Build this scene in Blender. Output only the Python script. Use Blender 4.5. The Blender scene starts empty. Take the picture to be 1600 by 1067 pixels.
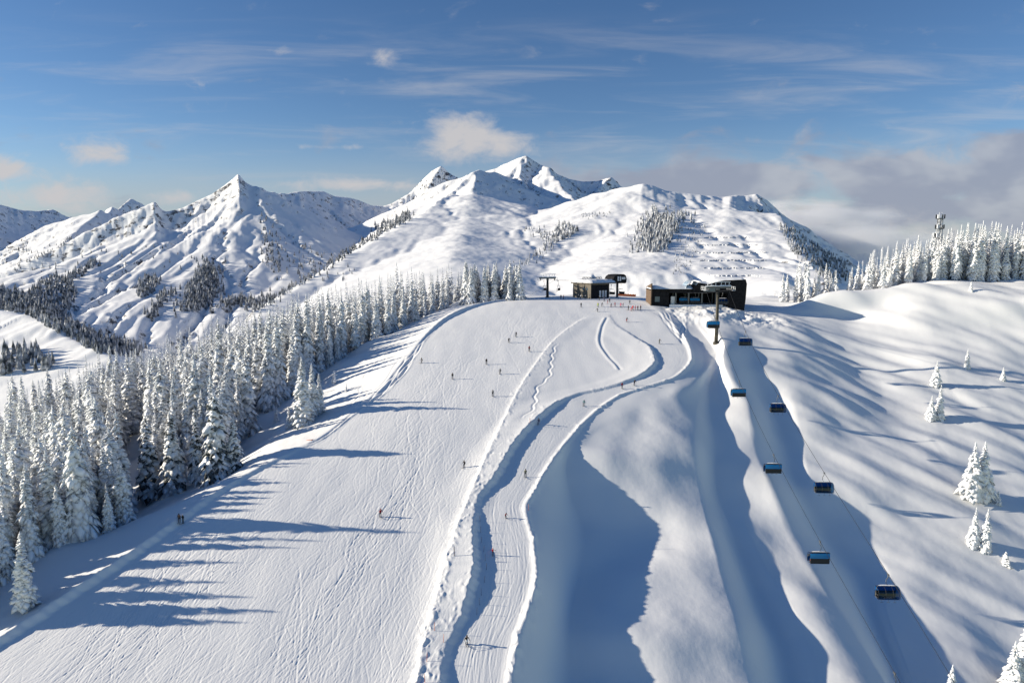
SKY_STRENGTH, SKY_SAT, CLOUD_K, EXPOSURE = .078, 1.22, 5.5, .55
ERODE_STEPS, ERODE_K = 12, .046
import bpy, math, random
import numpy as np
from mathutils import Vector, Matrix

R = math.radians
scene = bpy.context.scene
COL = scene.collection
random.seed(7)
rng = np.random.default_rng(11)

# ------------------------------------------------------------------ camera
# drone camera at the origin, looking along +y, 24 mm lens, tilted a little down
F, CX, CY, HORIZON = 1067.0, 800.0, 533.5, 405.0
PITCH = math.atan((CY - HORIZON) / F)
SP, CP = math.sin(PITCH), math.cos(PITCH)
SUN_EL, SUN_AZ = R(17.0), R(2.0)      # sun far to the left, a touch behind the camera
SUN = Vector((-math.cos(SUN_EL) * math.cos(SUN_AZ), math.cos(SUN_EL) * math.sin(SUN_AZ), math.sin(SUN_EL)))


def ray(px, py):
    """direction through a point of the photograph, scaled so that its y is 1"""
    u = (px - CX) / F
    v = (CY - py) / F
    y = CP + v * SP
    return u / y, (-SP + v * CP) / y


def pix(x, y, z):
    d = y * CP - z * SP
    return CX + F * x / d, CY - F * (y * SP + z * CP) / d


# ------------------------------------------------------------------ noise
_perm = rng.permutation(512)
_perm = np.concatenate([_perm, _perm, _perm])
_gx = np.cos(rng.random(512) * 6.2832)
_gy = np.sqrt(1 - _gx ** 2) * np.where(rng.random(512) < .5, -1, 1)


def gnoise(x, y):
    xi = np.floor(x).astype(np.int64)
    yi = np.floor(y).astype(np.int64)
    fx = x - xi
    fy = y - yi
    xi &= 511
    yi &= 511
    ux = fx * fx * fx * (fx * (fx * 6 - 15) + 10)
    uy = fy * fy * fy * (fy * (fy * 6 - 15) + 10)

    def g(a, b, dx, dy):
        h = _perm[_perm[a & 511] + (b & 511)] & 511
        return _gx[h] * dx + _gy[h] * dy
    n00 = g(xi, yi, fx, fy)
    n10 = g(xi + 1, yi, fx - 1, fy)
    n01 = g(xi, yi + 1, fx, fy - 1)
    n11 = g(xi + 1, yi + 1, fx - 1, fy - 1)
    a = n00 + ux * (n10 - n00)
    b = n01 + ux * (n11 - n01)
    return (a + uy * (b - a)) * 1.5


def fbm(x, y, octv=4, gain=.5):
    s = 0
    a = 1.0
    for i in range(octv):
        s = s + a * gnoise(x * 2 ** i + 17.3 * i, y * 2 ** i - 9.1 * i)
        a *= gain
    return s


def sstep(a, b, x):
    t = np.clip((x - a) / (b - a), 0, 1)
    return t * t * (3 - 2 * t)


def pchip_slopes(x, y):
    h = np.diff(x)
    d = np.diff(y) / h
    m = np.zeros_like(y)
    m[0], m[-1] = d[0], d[-1]
    for i in range(1, len(x) - 1):
        if d[i - 1] * d[i] > 0:
            w1 = 2 * h[i] + h[i - 1]
            w2 = h[i] + 2 * h[i - 1]
            m[i] = (w1 + w2) / (w1 / d[i - 1] + w2 / d[i])
    return m


def pchip(x, y, q):
    """shape-preserving cubic through (x, y); straight lines outside"""
    x = np.asarray(x, float)
    y = np.asarray(y, float)
    q = np.asarray(q, float)
    m = pchip_slopes(x, y)
    i = np.clip(np.searchsorted(x, q) - 1, 0, len(x) - 2)
    h = x[i + 1] - x[i]
    t = (q - x[i]) / h
    t2, t3 = t * t, t * t * t
    r = (2 * t3 - 3 * t2 + 1) * y[i] + (t3 - 2 * t2 + t) * h * m[i] + (-2 * t3 + 3 * t2) * y[i + 1] + (t3 - t2) * h * m[i + 1]
    r = np.where(q < x[0], y[0] + m[0] * (q - x[0]), r)
    return np.where(q > x[-1], y[-1] + m[-1] * (q - x[-1]), r)


# ------------------------------------------------------------------ materials
def mat(name, base=(.8, .8, .8), rough=.6, metal=0.0, spec=.5):
    m = bpy.data.materials.new(name)
    m.use_nodes = True
    b = m.node_tree.nodes['Principled BSDF']
    b.inputs['Base Color'].default_value = (*base, 1)
    b.inputs['Roughness'].default_value = rough
    b.inputs['Metallic'].default_value = metal
    b.inputs['Specular IOR Level'].default_value = spec
    return m


def N(m, kind, **kw):
    n = m.node_tree.nodes.new(kind)
    for k, v in kw.items():
        if k.startswith('i_'):
            n.inputs[k[2:].replace('_', ' ')].default_value = v
        else:
            setattr(n, k, v)
    return n


def L(m, a, ao, b, bi):
    m.node_tree.links.new(a.outputs[ao], b.inputs[bi])


def snow_material(name, base=(.86, .87, .89), scale=1.0, bump=.05, spark=.0):
    m = mat(name, base, .55, spec=.25)
    b = m.node_tree.nodes['Principled BSDF']
    tc = N(m, 'ShaderNodeTexCoord')
    n1 = N(m, 'ShaderNodeTexNoise', i_Scale=scale, i_Detail=6.0, i_Roughness=.6)
    bp = N(m, 'ShaderNodeBump', i_Strength=1.0, i_Distance=bump)
    L(m, tc, 'Object', n1, 'Vector')
    L(m, n1, 'Fac', bp, 'Height')
    L(m, bp, 'Normal', b, 'Normal')
    return m


def noisy(name, c1, c2, scale, rough=.7, metal=0.0, spec=.4, lo=.35, hi=.65):
    """two colours mixed by noise: weathered paint, needles, cloth"""
    m = mat(name, c1, rough, metal, spec)
    b = m.node_tree.nodes['Principled BSDF']
    tc = N(m, 'ShaderNodeTexCoord')
    n1 = N(m, 'ShaderNodeTexNoise', i_Scale=scale, i_Detail=5.0)
    cr = N(m, 'ShaderNodeValToRGB')
    cr.color_ramp.elements[0].position = lo
    cr.color_ramp.elements[1].position = hi
    cr.color_ramp.elements[0].color = (*c1, 1)
    cr.color_ramp.elements[1].color = (*c2, 1)
    L(m, tc, 'Object', n1, 'Vector')
    L(m, n1, 'Fac', cr, 'Fac')
    L(m, cr, 'Color', b, 'Base Color')
    return m


# ------------------------------------------------------------------ object helpers
def tag(o, label=None, cat=None, group=None, kind=None):
    if label: o['label'] = label
    if cat: o['category'] = cat
    if group: o['group'] = group
    if kind: o['kind'] = kind
    return o


def empty(name, loc, rz=0.0, label=None, cat=None, group=None):
    o = bpy.data.objects.new(name, None)
    COL.objects.link(o)
    o.empty_display_size = .5
    o.location = loc
    o.rotation_euler = (0, 0, rz)
    return tag(o, label, cat, group)


def mesh_obj(name, me, parent=None):
    o = bpy.data.objects.new(name, me)
    COL.objects.link(o)
    if parent is not None:
        o.parent = parent
    return o


def grid_mesh(name, X, Y, Z, material):
    nr, nc = X.shape
    me = bpy.data.meshes.new(name)
    co = np.stack([X, Y, Z], -1).reshape(-1, 3).astype(np.float32)
    idx = np.arange(nr * nc).reshape(nr, nc)
    q = np.stack([idx[:-1, :-1], idx[:-1, 1:], idx[1:, 1:], idx[1:, :-1]], -1).reshape(-1, 4)
    me.vertices.add(len(co))
    me.vertices.foreach_set('co', co.ravel())
    me.loops.add(q.size)
    me.loops.foreach_set('vertex_index', q.ravel().astype(np.int32))
    me.polygons.add(len(q))
    me.polygons.foreach_set('loop_start', np.arange(0, q.size, 4, dtype=np.int32))
    me.polygons.foreach_set('loop_total', np.full(len(q), 4, np.int32))
    me.update(calc_edges=True)
    me.polygons.foreach_set('use_smooth', np.ones(len(q), bool))
    me.materials.append(material)
    return me


class MB:
    """collects shapes (with a material slot each) and links them as ONE mesh object"""

    def __init__(s):
        s.v, s.f, s.m, s.sm = [], [], [], []

    def add(s, vs, fs, mi=0, smooth=False):
        b = len(s.v)
        s.v += [tuple(v) for v in vs]
        s.f += [tuple(b + i for i in f) for f in fs]
        s.m += [mi] * len(fs)
        s.sm += [smooth] * len(fs)
        return s

    def box(s, a, b, mi=0, rot=None, piv=None, bev=0.0):
        x0, y0, z0 = a
        x1, y1, z1 = b
        if bev <= 0:
            vs = [(x0, y0, z0), (x1, y0, z0), (x1, y1, z0), (x0, y1, z0), (x0, y0, z1), (x1, y0, z1), (x1, y1, z1), (x0, y1, z1)]
            fs = [(3, 2, 1, 0), (4, 5, 6, 7), (0, 1, 5, 4), (1, 2, 6, 5), (2, 3, 7, 6), (3, 0, 4, 7)]
        else:       # octagonal plan and a chamfered top
            def ring(z, i):
                e = bev
                return [(x0 + i + e, y0 + i, z), (x1 - i - e, y0 + i, z), (x1 - i, y0 + i + e, z), (x1 - i, y1 - i - e, z),
                        (x1 - i - e, y1 - i, z), (x0 + i + e, y1 - i, z), (x0 + i, y1 - i - e, z), (x0 + i, y0 + i + e, z)]
            vs = ring(z0, bev * .5) + ring(z0 + bev * .5, 0) + ring(z1 - bev * .6, 0) + ring(z1, bev * .6)
            fs = [tuple(range(7, -1, -1)), tuple(range(24, 32))]
            for k in range(3):
                for i in range(8):
                    j = (i + 1) % 8
                    fs.append((k * 8 + i, k * 8 + j, k * 8 + 8 + j, k * 8 + 8 + i))
        if rot is not None:
            p = Vector(piv if piv else (0, 0, 0))
            vs = [rot @ (Vector(v) - p) + p for v in vs]
        return s.add(vs, fs, mi)

    def tube(s, pts, r, n=6, mi=0, cap=True, smooth=True):
        pts = [Vector(p) for p in pts]
        rs = r if isinstance(r, (list, tuple)) else [r] * len(pts)
        vs, fs = [], []
        for i, p in enumerate(pts):
            d = (pts[min(i + 1, len(pts) - 1)] - pts[max(i - 1, 0)]).normalized()
            a = Vector((0, 0, 1)) if abs(d.z) < .9 else Vector((1, 0, 0))
            e1 = d.cross(a).normalized()
            e2 = d.cross(e1)
            for k in range(n):
                t = 2 * math.pi * k / n
                vs.append(p + (e1 * math.cos(t) + e2 * math.sin(t)) * rs[i])
        for i in range(len(pts) - 1):
            for k in range(n):
                k2 = (k + 1) % n
                fs.append((i * n + k, i * n + k2, (i + 1) * n + k2, (i + 1) * n + k))
        if cap:
            fs.append(tuple(range(n - 1, -1, -1)))
            b = (len(pts) - 1) * n
            fs.append(tuple(b + k for k in range(n)))
        return s.add(vs, fs, mi, smooth)

    def prism(s, prof, x0, x1, mi=0, smooth=False):
        """closed outline in (y, z) swept along x"""
        n = len(prof)
        vs = [(x0, y, z) for y, z in prof] + [(x1, y, z) for y, z in prof]
        fs = [tuple(range(n)), tuple(range(2 * n - 1, n - 1, -1))]
        s.add(vs, fs, mi)
        b = len(s.v) - 2 * n
        for i in range(n):
            j = (i + 1) % n
            s.f.append((b + i, b + n + i, b + n + j, b + j))
            s.m.append(mi)
            s.sm.append(smooth)
        return s

    def mesh(s, name, mats):
        me = bpy.data.meshes.new(name)
        me.from_pydata(s.v, [], s.f)
        for m in (mats if isinstance(mats, (list, tuple)) else [mats]):
            me.materials.append(m)
        me.polygons.foreach_set('material_index', s.m)
        me.polygons.foreach_set('use_smooth', s.sm)
        me.update()
        return me

    def build(s, name, mats, parent=None):
        return mesh_obj(name, s.mesh(name, mats), parent)


def copy_tree(o, parent=None):
    c = o.copy()
    COL.objects.link(c)
    if parent is not None:
        c.parent = parent
    for ch in list(o.children):
        copy_tree(ch, c)
    return c
# ================================================================== NEAR HILL
GRADE = .24


def base_z(Y):
    """the groomed run: an even slope that eases onto the summit plateau and drops behind it"""
    Y = np.asarray(Y, float)
    t = Y - 258.0
    w = 6.0
    soft = w * np.logaddexp(0, t / w)           # soft max(0, t)
    z = -16.0 + GRADE * (Y - 260.0) - (GRADE - .005) * soft
    b = np.maximum(Y - 305.0, 0)
    return z - .004 * b ** 2 * (b < 75) - (b >= 75) * (22.5 + .6 * (b - 75))


_HY = np.arange(40.0, 300.0, .1)
_HZ = base_z(_HY)


def hit(px, py, o):
    """where the line through (px, py) meets the run's surface lowered by o metres"""
    kx, kz = ray(px, py)
    ok = np.nonzero(kz * _HY < _HZ - o)[0]
    Y = float(_HY[ok[0]]) if len(ok) else 300.0
    return kx * Y, Y, float(base_z(Y)) - o


class Line:
    """x (and offset) of a line on the hill as a function of Y"""

    def __init__(s, pts):
        P = sorted([(hit(*p)[1], hit(*p)[0], p[2]) for p in pts])
        Q = [P[0]]
        for p in P[1:]:
            if p[0] > Q[-1][0] + .6:
                Q.append(p)
        s.Y = np.array([p[0] for p in Q])
        s.X = np.array([p[1] for p in Q])
        s.O = np.array([p[2] for p in Q], float)

    def x(s, Y): return pchip(s.Y, s.X, np.clip(Y, s.Y[0] - 25, s.Y[-1] + 60))

    def o(s, Y): return pchip(s.Y, s.O, np.clip(Y, s.Y[0], s.Y[-1]))


EDGE = Line([(-190, 1010, 3), (0, 905, 2.4), (70, 868, 2.2), (200, 817, 2.0), (300, 774, 2.2), (390, 722, 2.8), (430, 680, 6), (480, 612, 10.5),
             (560, 545, 8), (640, 507, 4.4), (700, 481, 2.2), (735, 464, .4)])
STEP_LEFT = Line([(800, 469, 0), (765, 474, 0), (720, 487, 0), (690, 503, 0), (665, 525, 0), (640, 555, 0), (605, 600, 0), (560, 640, 0), (500, 685, 0), (455, 708, 0), (390, 742, 0),
                  (330, 778, 0), (270, 822, 0), (200, 872, 0), (120, 925, 0), (55, 968, 0), (-10, 1010, 0), (-120, 1080, 0)])
BANK = Line([(1018, 478, 0), (1042, 495, 0), (1075, 535, 0), (1083, 558, 0), (1062, 588, .2), (965, 622, .3), (890, 690, .3), (838, 770, .3),
             (825, 797, .3), (838, 850, .3), (843, 895, .3), (832, 950, .3), (815, 1000, .3), (803, 1067, .3), (795, 1180, .3)])
COLS = [
    # foot of the shaded bank right of the run
    Line([(1040, 480, .3), (1062, 500, .6), (1096, 540, 1.2), (1100, 562, 1.2), (1080, 592, .8), (985, 630, .5), (902, 692, .6), (885, 735, 2.6), (895, 780, 5.2),
          (915, 830, 7.2), (905, 900, 7.2), (890, 985, 6.0), (890, 1067, 7.0), (880, 1180, 7.0)]),
    # where the sun returns on the middle rib
    Line([(1062, 480, .4), (1080, 500, .8), (1112, 542, 1.5), (1110, 566, 1.6), (1084, 600, 1.3), (1004, 635, .8), (920, 700, 1.1), (965, 765, 4.5),
          (1025, 845, 7.4), (985, 910, 5.9), (957, 985, 4.6), (990, 1067, 6.0), (1000, 1180, 6.3)]),
    # the rib's soft shoulder
    Line([(1070, 480, .3), (1086, 500, .7), (1117, 542, 1.2), (1117, 566, 2.0), (1100, 600, 3.2), (1083, 690, 3.4), (1098, 800, 7.4), (1122, 890, 7.4), (1150, 985, 7.0),
          (1168, 1067, 7.6), (1180, 1180, 7.6)]),
    # bottom of the first gully
    Line([(1080, 480, .2), (1094, 500, .5), (1121, 542, .8), (1121, 566, 1.8), (1110, 600, 4.2), (1118, 690, 6.2), (1128, 790, 9.8), (1168, 885, 11.5), (1214, 980, 12.1),
          (1240, 1067, 12.4), (1252, 1180, 12.4)]),
    # sharp end of its shadow
    Line([(1088, 480, .1), (1100, 500, .2), (1124, 542, .4), (1125, 566, 1.4), (1120, 600, 4.1), (1146, 700, 6.7), (1152, 790, 9.9), (1192, 870, 10.5), (1246, 960, 10.9),
          (1281, 1067, 11.3), (1300, 1180, 11.3)]),
    # crest under the lift
    Line([(1100, 480, -.2), (1112, 500, -.5), (1126, 540, -.9), (1136, 580, 1.3), (1160, 620, 3.9), (1172, 680, 6.3), (1190, 740, 8.4), (1240, 850, 11.0), (1298, 940, 12.1),
          (1347, 1010, 12.6), (1382, 1067, 12.8), (1404, 1180, 12.8)]),
    # bottom of the second gully
    Line([(1168, 472, .9), (1185, 488, 1.8), (1178, 510, 1.3), (1172, 540, 1.3), (1185, 580, 3.6), (1208, 630, 7.2), (1226, 690, 10.2), (1248, 760, 12.6), (1296, 830, 16.4), (1342, 890, 18.4), (1366, 960, 18.5),
          (1412, 1067, 18.4), (1440, 1180, 18.4)]),
    # sharp end of its shadow
    Line([(1212, 472, .6), (1228, 490, 2.1), (1222, 512, 2.0), (1220, 545, 2.2), (1230, 590, 4.4), (1245, 640, 7.0), (1256, 690, 9.6), (1275, 760, 12.0), (1325, 815, 15.2), (1388, 888, 17.2), (1386, 950, 17.3),
          (1428, 1067, 17.4), (1455, 1180, 17.4)]),
    # open slope up to the right-hand ridge
    Line([(1296, 460, -3.2), (1306, 476, 1.4), (1318, 496, 4.0), (1335, 520, 6.0), (1360, 560, 8), (1380, 600, 9.6), (1400, 680, 11.5), (1420, 760, 13.4), (1440, 830, 15.9), (1475, 920, 17.9),
          (1510, 1000, 18.1), (1530, 1067, 18.3), (1555, 1180, 18.3)]),
    Line([(1450, 445, -7.2), (1465, 480, -1.6), (1480, 520, 4.2), (1490, 570, 7.5), (1500, 640, 11.5), (1520, 720, 14.2), (1540, 800, 16.2), (1570, 900, 19), (1600, 1000, 20.2),
          (1620, 1067, 20.5), (1640, 1180, 20.5)]),
    Line([(1640, 428, -9.4), (1655, 470, -4.5), (1670, 510, 2), (1685, 560, 8), (1700, 640, 13), (1730, 740, 17), (1770, 850, 20), (1830, 960, 22), (1900, 1067, 23), (1920, 1180, 23)]),
]
# steps and berms across the run (all run downhill, so each is a line x(Y))
STEP_PATH = Line([(948, 492, 0), (958, 507, 0), (990, 530, 0), (1015, 548, 0), (1022, 566, 0), (1004, 588, 0), (952, 606, 0), (895, 620, 0), (842, 655, 0), (802, 698, 0),
                  (770, 752, 0), (742, 790, 0), (737, 830, 0), (738, 890, 0), (722, 955, 0), (692, 1025, 0), (684, 1067, 0), (675, 1150, 0)])
PATH_H = [(505, .12), (530, .35), (555, .8), (588, .85), (606, .35), (622, .35), (640, .8), (690, 1.0), (745, 1.0), (775, .5), (795, .25), (830, .8), (880, 1.1), (930, 1.1),
          (975, .6), (1030, .35), (1067, .5)]
WINDROW = Line([(938, 487, 0), (900, 508, 0), (862, 540, 0), (835, 575, 0), (815, 605, 0), (790, 655, 0), (768, 700, 0), (742, 760, 0), (720, 812, 0), (697, 880, 0),
                (682, 940, 0), (665, 1000, 0), (650, 1067, 0), (635, 1150, 0)])
LEFT_H = [(470, .7), (490, .9), (525, .5), (545, .2), (680, .16), (700, .3), (740, .55), (800, .75), (860, .95), (930, 1.0), (1010, .85), (1067, .7)]
LOOP = Line([(945, 498, 0), (937, 515, 0), (935, 540, 0), (948, 560, 0), (962, 575, 0), (969, 588, 0), (964, 596, 0), (950, 604, 0)])


def by_row(tab):
    """a table keyed by picture row, as a function of Y along the run"""
    ys = np.array([hit(800, p, 0)[1] for p, _ in tab])
    vs = np.array([v for _, v in tab], float)
    o = np.argsort(ys)
    return lambda Y: np.interp(Y, ys[o], vs[o])


def right_streaks(X, Y):
    """wind-sculpted swells on the open slope, long in the fall direction"""
    a = R(-40)
    p = X * math.cos(a) + Y * math.sin(a)
    q = -X * math.sin(a) + Y * math.cos(a)
    wob = 5 * gnoise(X / 40, Y / 40)
    s = gnoise((p + wob) / 29, (q + wob) / 8.4) * .85 + .40 * gnoise(p / 15 + 5, q / 4.6) + .5 * gnoise(p / 60 + 3, q / 26)
    return s


NR, NC = 1000, 2000
U = np.linspace(-1.02, 1.0, NC)
Y0, Y1 = 62.0, 470.0
# uniform rows in 1/(Y) so that the near snow is finer than the far snow
t = np.linspace(0, 1, NR)
YS = 1.0 / (1 / Y0 + (1 / 300.0 - 1 / Y0) * np.minimum(t / .93, 1))
k = t > .93
YS[k] = 300.0 + (Y1 - 300.0) * ((t[k] - .93) / .07)
GX = np.zeros((NR, NC))
GZ = np.zeros((NR, NC))
for j, Y in enumerate(YS):
    x = U * (Y + 14.0)
    xe = float(EDGE.x(Y))
    oe = float(EDGE.o(Y))
    xb = float(BANK.x(Y))
    ob = float(BANK.o(Y))
    near = float(sstep(205, 150, Y))
    xl = max(float(STEP_LEFT.x(Y)), xe + 6)
    xs = [xe - 420, xe - 190, xe - 110, xe - 45, xe - 12, xe - 4, xe, xl - 3.2, xl, xl + (xb - xl) * .3, xl + (xb - xl) * .62, xb - .8]
    os_ = [oe + 280, oe + 66, oe + 33, oe + 15.5, oe + 5.2, oe + 1.9, oe, min(oe * .12, .7), -.1, -.7, -.5, ob - .15]
    for c in COLS:
        xc = float(c.x(Y))
        xs.append(max(xc, xs[-1] + .8))
        os_.append(float(c.o(Y)))
    xs += [xs[-1] + 150]
    os_ += [os_[-1] + (0 if Y < 230 else 10)]
    GX[j] = x
    GZ[j] = float(base_z(Y)) - pchip(xs, os_, x)
GY = np.repeat(YS[:, None], NC, 1)
# masks
XE = np.maximum(STEP_LEFT.x(YS), EDGE.x(YS) + 6)[:, None]
XB = BANK.x(YS)[:, None]
DL = GX - XE                      # >0 on the run side of the left edge
DR = GX - XB                      # >0 beyond the right bank
on_run = sstep(-2, 3, DL) * sstep(.5, -2.5, DR)
right = sstep(1, 12, DR)
C_G = COLS[5].x(YS)[:, None]
open_r = sstep(8, 30, GX - C_G)
# soft relief
GZ += right * (.5 * gnoise(GX / 14, GY / 18) + .07 * gnoise(GX / 5, GY / 6) + .012 * fbm(GX / 1.6, GY / 1.6, 3))
GZ += (open_r * (.55 + .45 * sstep(120, 200, GY)) + .16 * right * (1 - open_r)) * right_streaks(GX, GY)
flank = sstep(-8, -26, DL)
GZ += flank * (1.3 * fbm(GX / 14, GY / 14, 2))
GZ += sstep(0, -4, DL) * .04 * fbm(GX / 3, GY / 3, 2)
# moguls of the middle rib
mid = right * (1 - open_r)
GZ += mid * .45 * gnoise(GX / 10 + 40, GY / 13)
# groomed run: broad rolls and chop
GZ += on_run * (.32 * gnoise(GX / 30, GY / 38 + 9) + .05 * gnoise(GX / 4.5, GY / 8))


def add_line(line, prof, lo, hi, win=6.0):
    """z += prof(distance right of the line, row index) inside the window"""
    xc = line.x(YS)
    for j, Y in enumerate(YS):
        if Y < lo or Y > hi:
            continue
        a, b = np.searchsorted(GX[j], [xc[j] - win, xc[j] + win])
        if b > a:
            GZ[j, a:b] += prof(GX[j, a:b] - xc[j], Y)


def step_prof(hf, decay, face):
    def f(d, Y):
        h = float(hf(Y))
        wob = .12 * math.sin(Y * 1.7) + .08 * math.sin(Y * 4.1 + 1)
        dd = d + wob
        up = h * np.exp(-np.maximum(-dd, 0) / decay) * sstep(-9.5, -5, d)
        return np.where(dd < 0, up, h * (1 - sstep(0, face, dd)))
    return f


add_line(STEP_PATH, step_prof(by_row(PATH_H), 4.5, 1.5), 60, 243, 10)
add_line(STEP_LEFT, step_prof(by_row(LEFT_H), 3.2, 1.7), 60, 285, 9)
wn = lambda Y: .5 * gnoise(np.array([Y * .55]), np.array([3.3]))[0] + .5 * gnoise(np.array([Y * 1.9]), np.array([8.1]))[0]


def windrow_prof(d, Y):
    w = .38 + .32 * float(sstep(230, 110, Y))
    h = (.20 + .16 * float(sstep(230, 120, Y))) * (1 + .5 * wn(Y))
    dd = d + .35 * wn(Y + 50)
    left = np.exp(-np.maximum(-dd, 0) / (w * 1.1))
    rgt = .80 * (1 - sstep(.5, 5.5, dd)) + .20 * np.exp(-(np.maximum(dd, 0) / w) ** 2)
    return h * np.where(dd < 0, left, rgt)


add_line(WINDROW, windrow_prof, 60, 240, 7)
# chunks of broken snow along the windrow
def chunks(line, n, spread, lo, hi, hmax, sd):
    r = np.random.default_rng(sd)
    for Y in 1 / r.uniform(1 / hi, 1 / lo, n):
        x = float(line.x(Y)) + r.normal(spread[0], spread[1])
        s = r.uniform(.14, .42)
        j0 = np.searchsorted(YS, Y - 1.6)
        j1 = np.searchsorted(YS, Y + 1.6)
        h = r.uniform(min(.05, hmax), hmax) * (1 if r.random() < .7 else -.7)
        an = r.uniform(-.8, .8)
        for j in range(j0, min(j1 + 1, NR)):
            a, b = np.searchsorted(GX[j], [x - 1.6, x + 1.6])
            if b > a:
                dx = GX[j, a:b] - x
                dy = YS[j] - Y
                p = dx * math.cos(an) + dy * math.sin(an)
                q = -dx * math.sin(an) + dy * math.cos(an)
                GZ[j, a:b] += h * np.exp(-(p / s) ** 2 - (q / (s * 2.0)) ** 2)


chunks(WINDROW, 240, (.35, .45), 80, 235, .12, 3)
chunks(WINDROW, 30, (1.6, .8), 80, 150, .08, 13)
chunks(BANK, 200, (-.2, .5), 80, 225, .13, 4)
chunks(STEP_PATH, 100, (-.4, .6), 80, 235, .12, 5)


def berm(line, lo, hi, h, w):
    add_line(line, lambda d, Y: h * (1 + .5 * wn(Y * .8 + 20)) * np.exp(-((d + .4) / w) ** 2), lo, hi, 4)


berm(BANK, 60, 236, .32, .75)
add_line(LOOP, lambda d, Y: .13 * np.exp(-(d / .5) ** 2) - .12 * np.exp(-((d - .9) / .5) ** 2), 194, 240, 4)


# ski tracks: each a shallow groove with a raised lip
def groove(xf, Ya, Yb, depth, width, lip=.5):
    j0, j1 = np.searchsorted(YS, [Ya, Yb])
    if j1 <= j0:
        return
    js = np.arange(j0, min(j1, NR))
    Yj = YS[js]
    xc = xf(Yj)
    fade = np.minimum(1, np.minimum((Yj - Ya) / 4.0, (Yb - Yj) / 4.0).clip(0))
    du = U[1] - U[0]
    cell = du * (Yj + 14)
    w = np.maximum(width, cell * .75)
    d_eff = depth * fade * np.minimum(1, width / (cell * .75) + .25)
    c0 = np.round((xc / (Yj + 14) - U[0]) / du).astype(int)
    for k in range(-5, 6):
        c = c0 + k
        ok = (c >= 0) & (c < NC)
        dx = GX[js[ok], c[ok]] - xc[ok]
        ww = w[ok]
        g = -np.exp(-(dx / ww) ** 2) + lip * np.exp(-((dx - 1.5 * ww) / ww) ** 2)
        GZ[js[ok], c[ok]] += d_eff[ok] * g


tr = np.random.default_rng(21)


def rand_track(x0f, Ya, Yb, dirn, amp, per, depth, width):
    ph, ph2 = tr.uniform(0, 6.28, 2)
    x0 = x0f
    Ym = (Ya + Yb) / 2

    def xf(Y):
        return x0 + dirn * (Y - Ym) + amp * np.sin(Y / per * 6.283 + ph) + .3 * amp * np.sin(Y / per * 15.7 + ph2)
    patch = float(gnoise(np.array([x0 / 16 + 7]), np.array([Ym / 24]))[0])
    groove(xf, Ya, Yb, depth * min(1.7, max(.55, .95 + 1.3 * patch)), width)


for i in range(3800):        # the wide run: carved lines drifting down and to the left
    Ym = 1 / tr.uniform(1 / 262, 1 / 72)
    ln = 4 + 50 * tr.random() ** 2.0
    xl = float(STEP_LEFT.x(Ym)) + 2
    xr = float(WINDROW.x(Ym)) - 1
    x0 = tr.uniform(xl, xr)
    f = (x0 - xl) / max(xr - xl, 1)
    dirn = tr.normal(.40 - .20 * f, .30)
    rand_track(x0, max(Ym - ln / 2, 64), min(Ym + ln / 2, 262), dirn, abs(tr.normal(0, .9)), tr.uniform(10, 34), tr.uniform(.004, .022), tr.uniform(.05, .11) if tr.random() < .85 else tr.uniform(.12, .25))
for i in range(300):        # the path on the right
    Ym = 1 / tr.uniform(1 / 240, 1 / 72)
    ln = tr.uniform(5, 26)
    Ya, Yb = max(Ym - ln / 2, 64), min(Ym + ln / 2, 240)
    f = tr.uniform(.12, .93)
    ph = tr.uniform(0, 6.28)
    am = tr.uniform(0, .13)
    groove(lambda Y: STEP_PATH.x(Y) + 1.4 + (BANK.x(Y) - STEP_PATH.x(Y) - 1.8) * (f + am * np.sin(Y / 5 + ph)), Ya, Yb, tr.uniform(.005, .020), tr.uniform(.06, .14))
for i in range(9):          # fan of descents under the right-hand station
    x0 = tr.uniform(0, 1)
    ph = tr.uniform(0, 6.28)
    groove(lambda Y: BANK.x(Y) - 1.5 + (x0 * 9 - 1.5) * sstep(213, 248, Y) + .8 * np.sin(Y / 4.5 + ph), 214, 250, .11, .4)
for i in range(8):          # lines beside the groomed edge on the left
    ph = tr.uniform(0, 6.28)
    off = tr.uniform(-2.2, 2.0)
    a, b = sorted(tr.uniform(148, 232, 2))
    groove(lambda Y: STEP_LEFT.x(Y) + off * sstep(140, 190, Y) * sstep(240, 215, Y) + .5 * np.sin(Y / 4 + ph), min(a, 170), max(b, 205), .14, .32)
tk = [Line([(560, 580, 0), (585, 560, 0), (620, 540, 0), (640, 528, 0)]), Line([(470, 670, 0), (500, 655, 0), (540, 632, 0), (590, 600, 0)]),
      Line([(495, 665, 0), (530, 645, 0), (552, 622, 0), (566, 585, 0)]),
      Line([(870, 540, 0), (862, 560, 0), (858, 590, 0), (838, 612, 0), (834, 640, 0), (812, 662, 0)])]
for ln_ in tk:
    groove(lambda Y: ln_.x(Y) + .35 * np.sin(Y * 1.1), ln_.Y[0], ln_.Y[-1], .13, .3)
for ln_ in (Line([(1210, 468, -1), (1350, 446, -5), (1480, 437, -7.5), (1600, 429, -9)]),):
    pass
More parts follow.
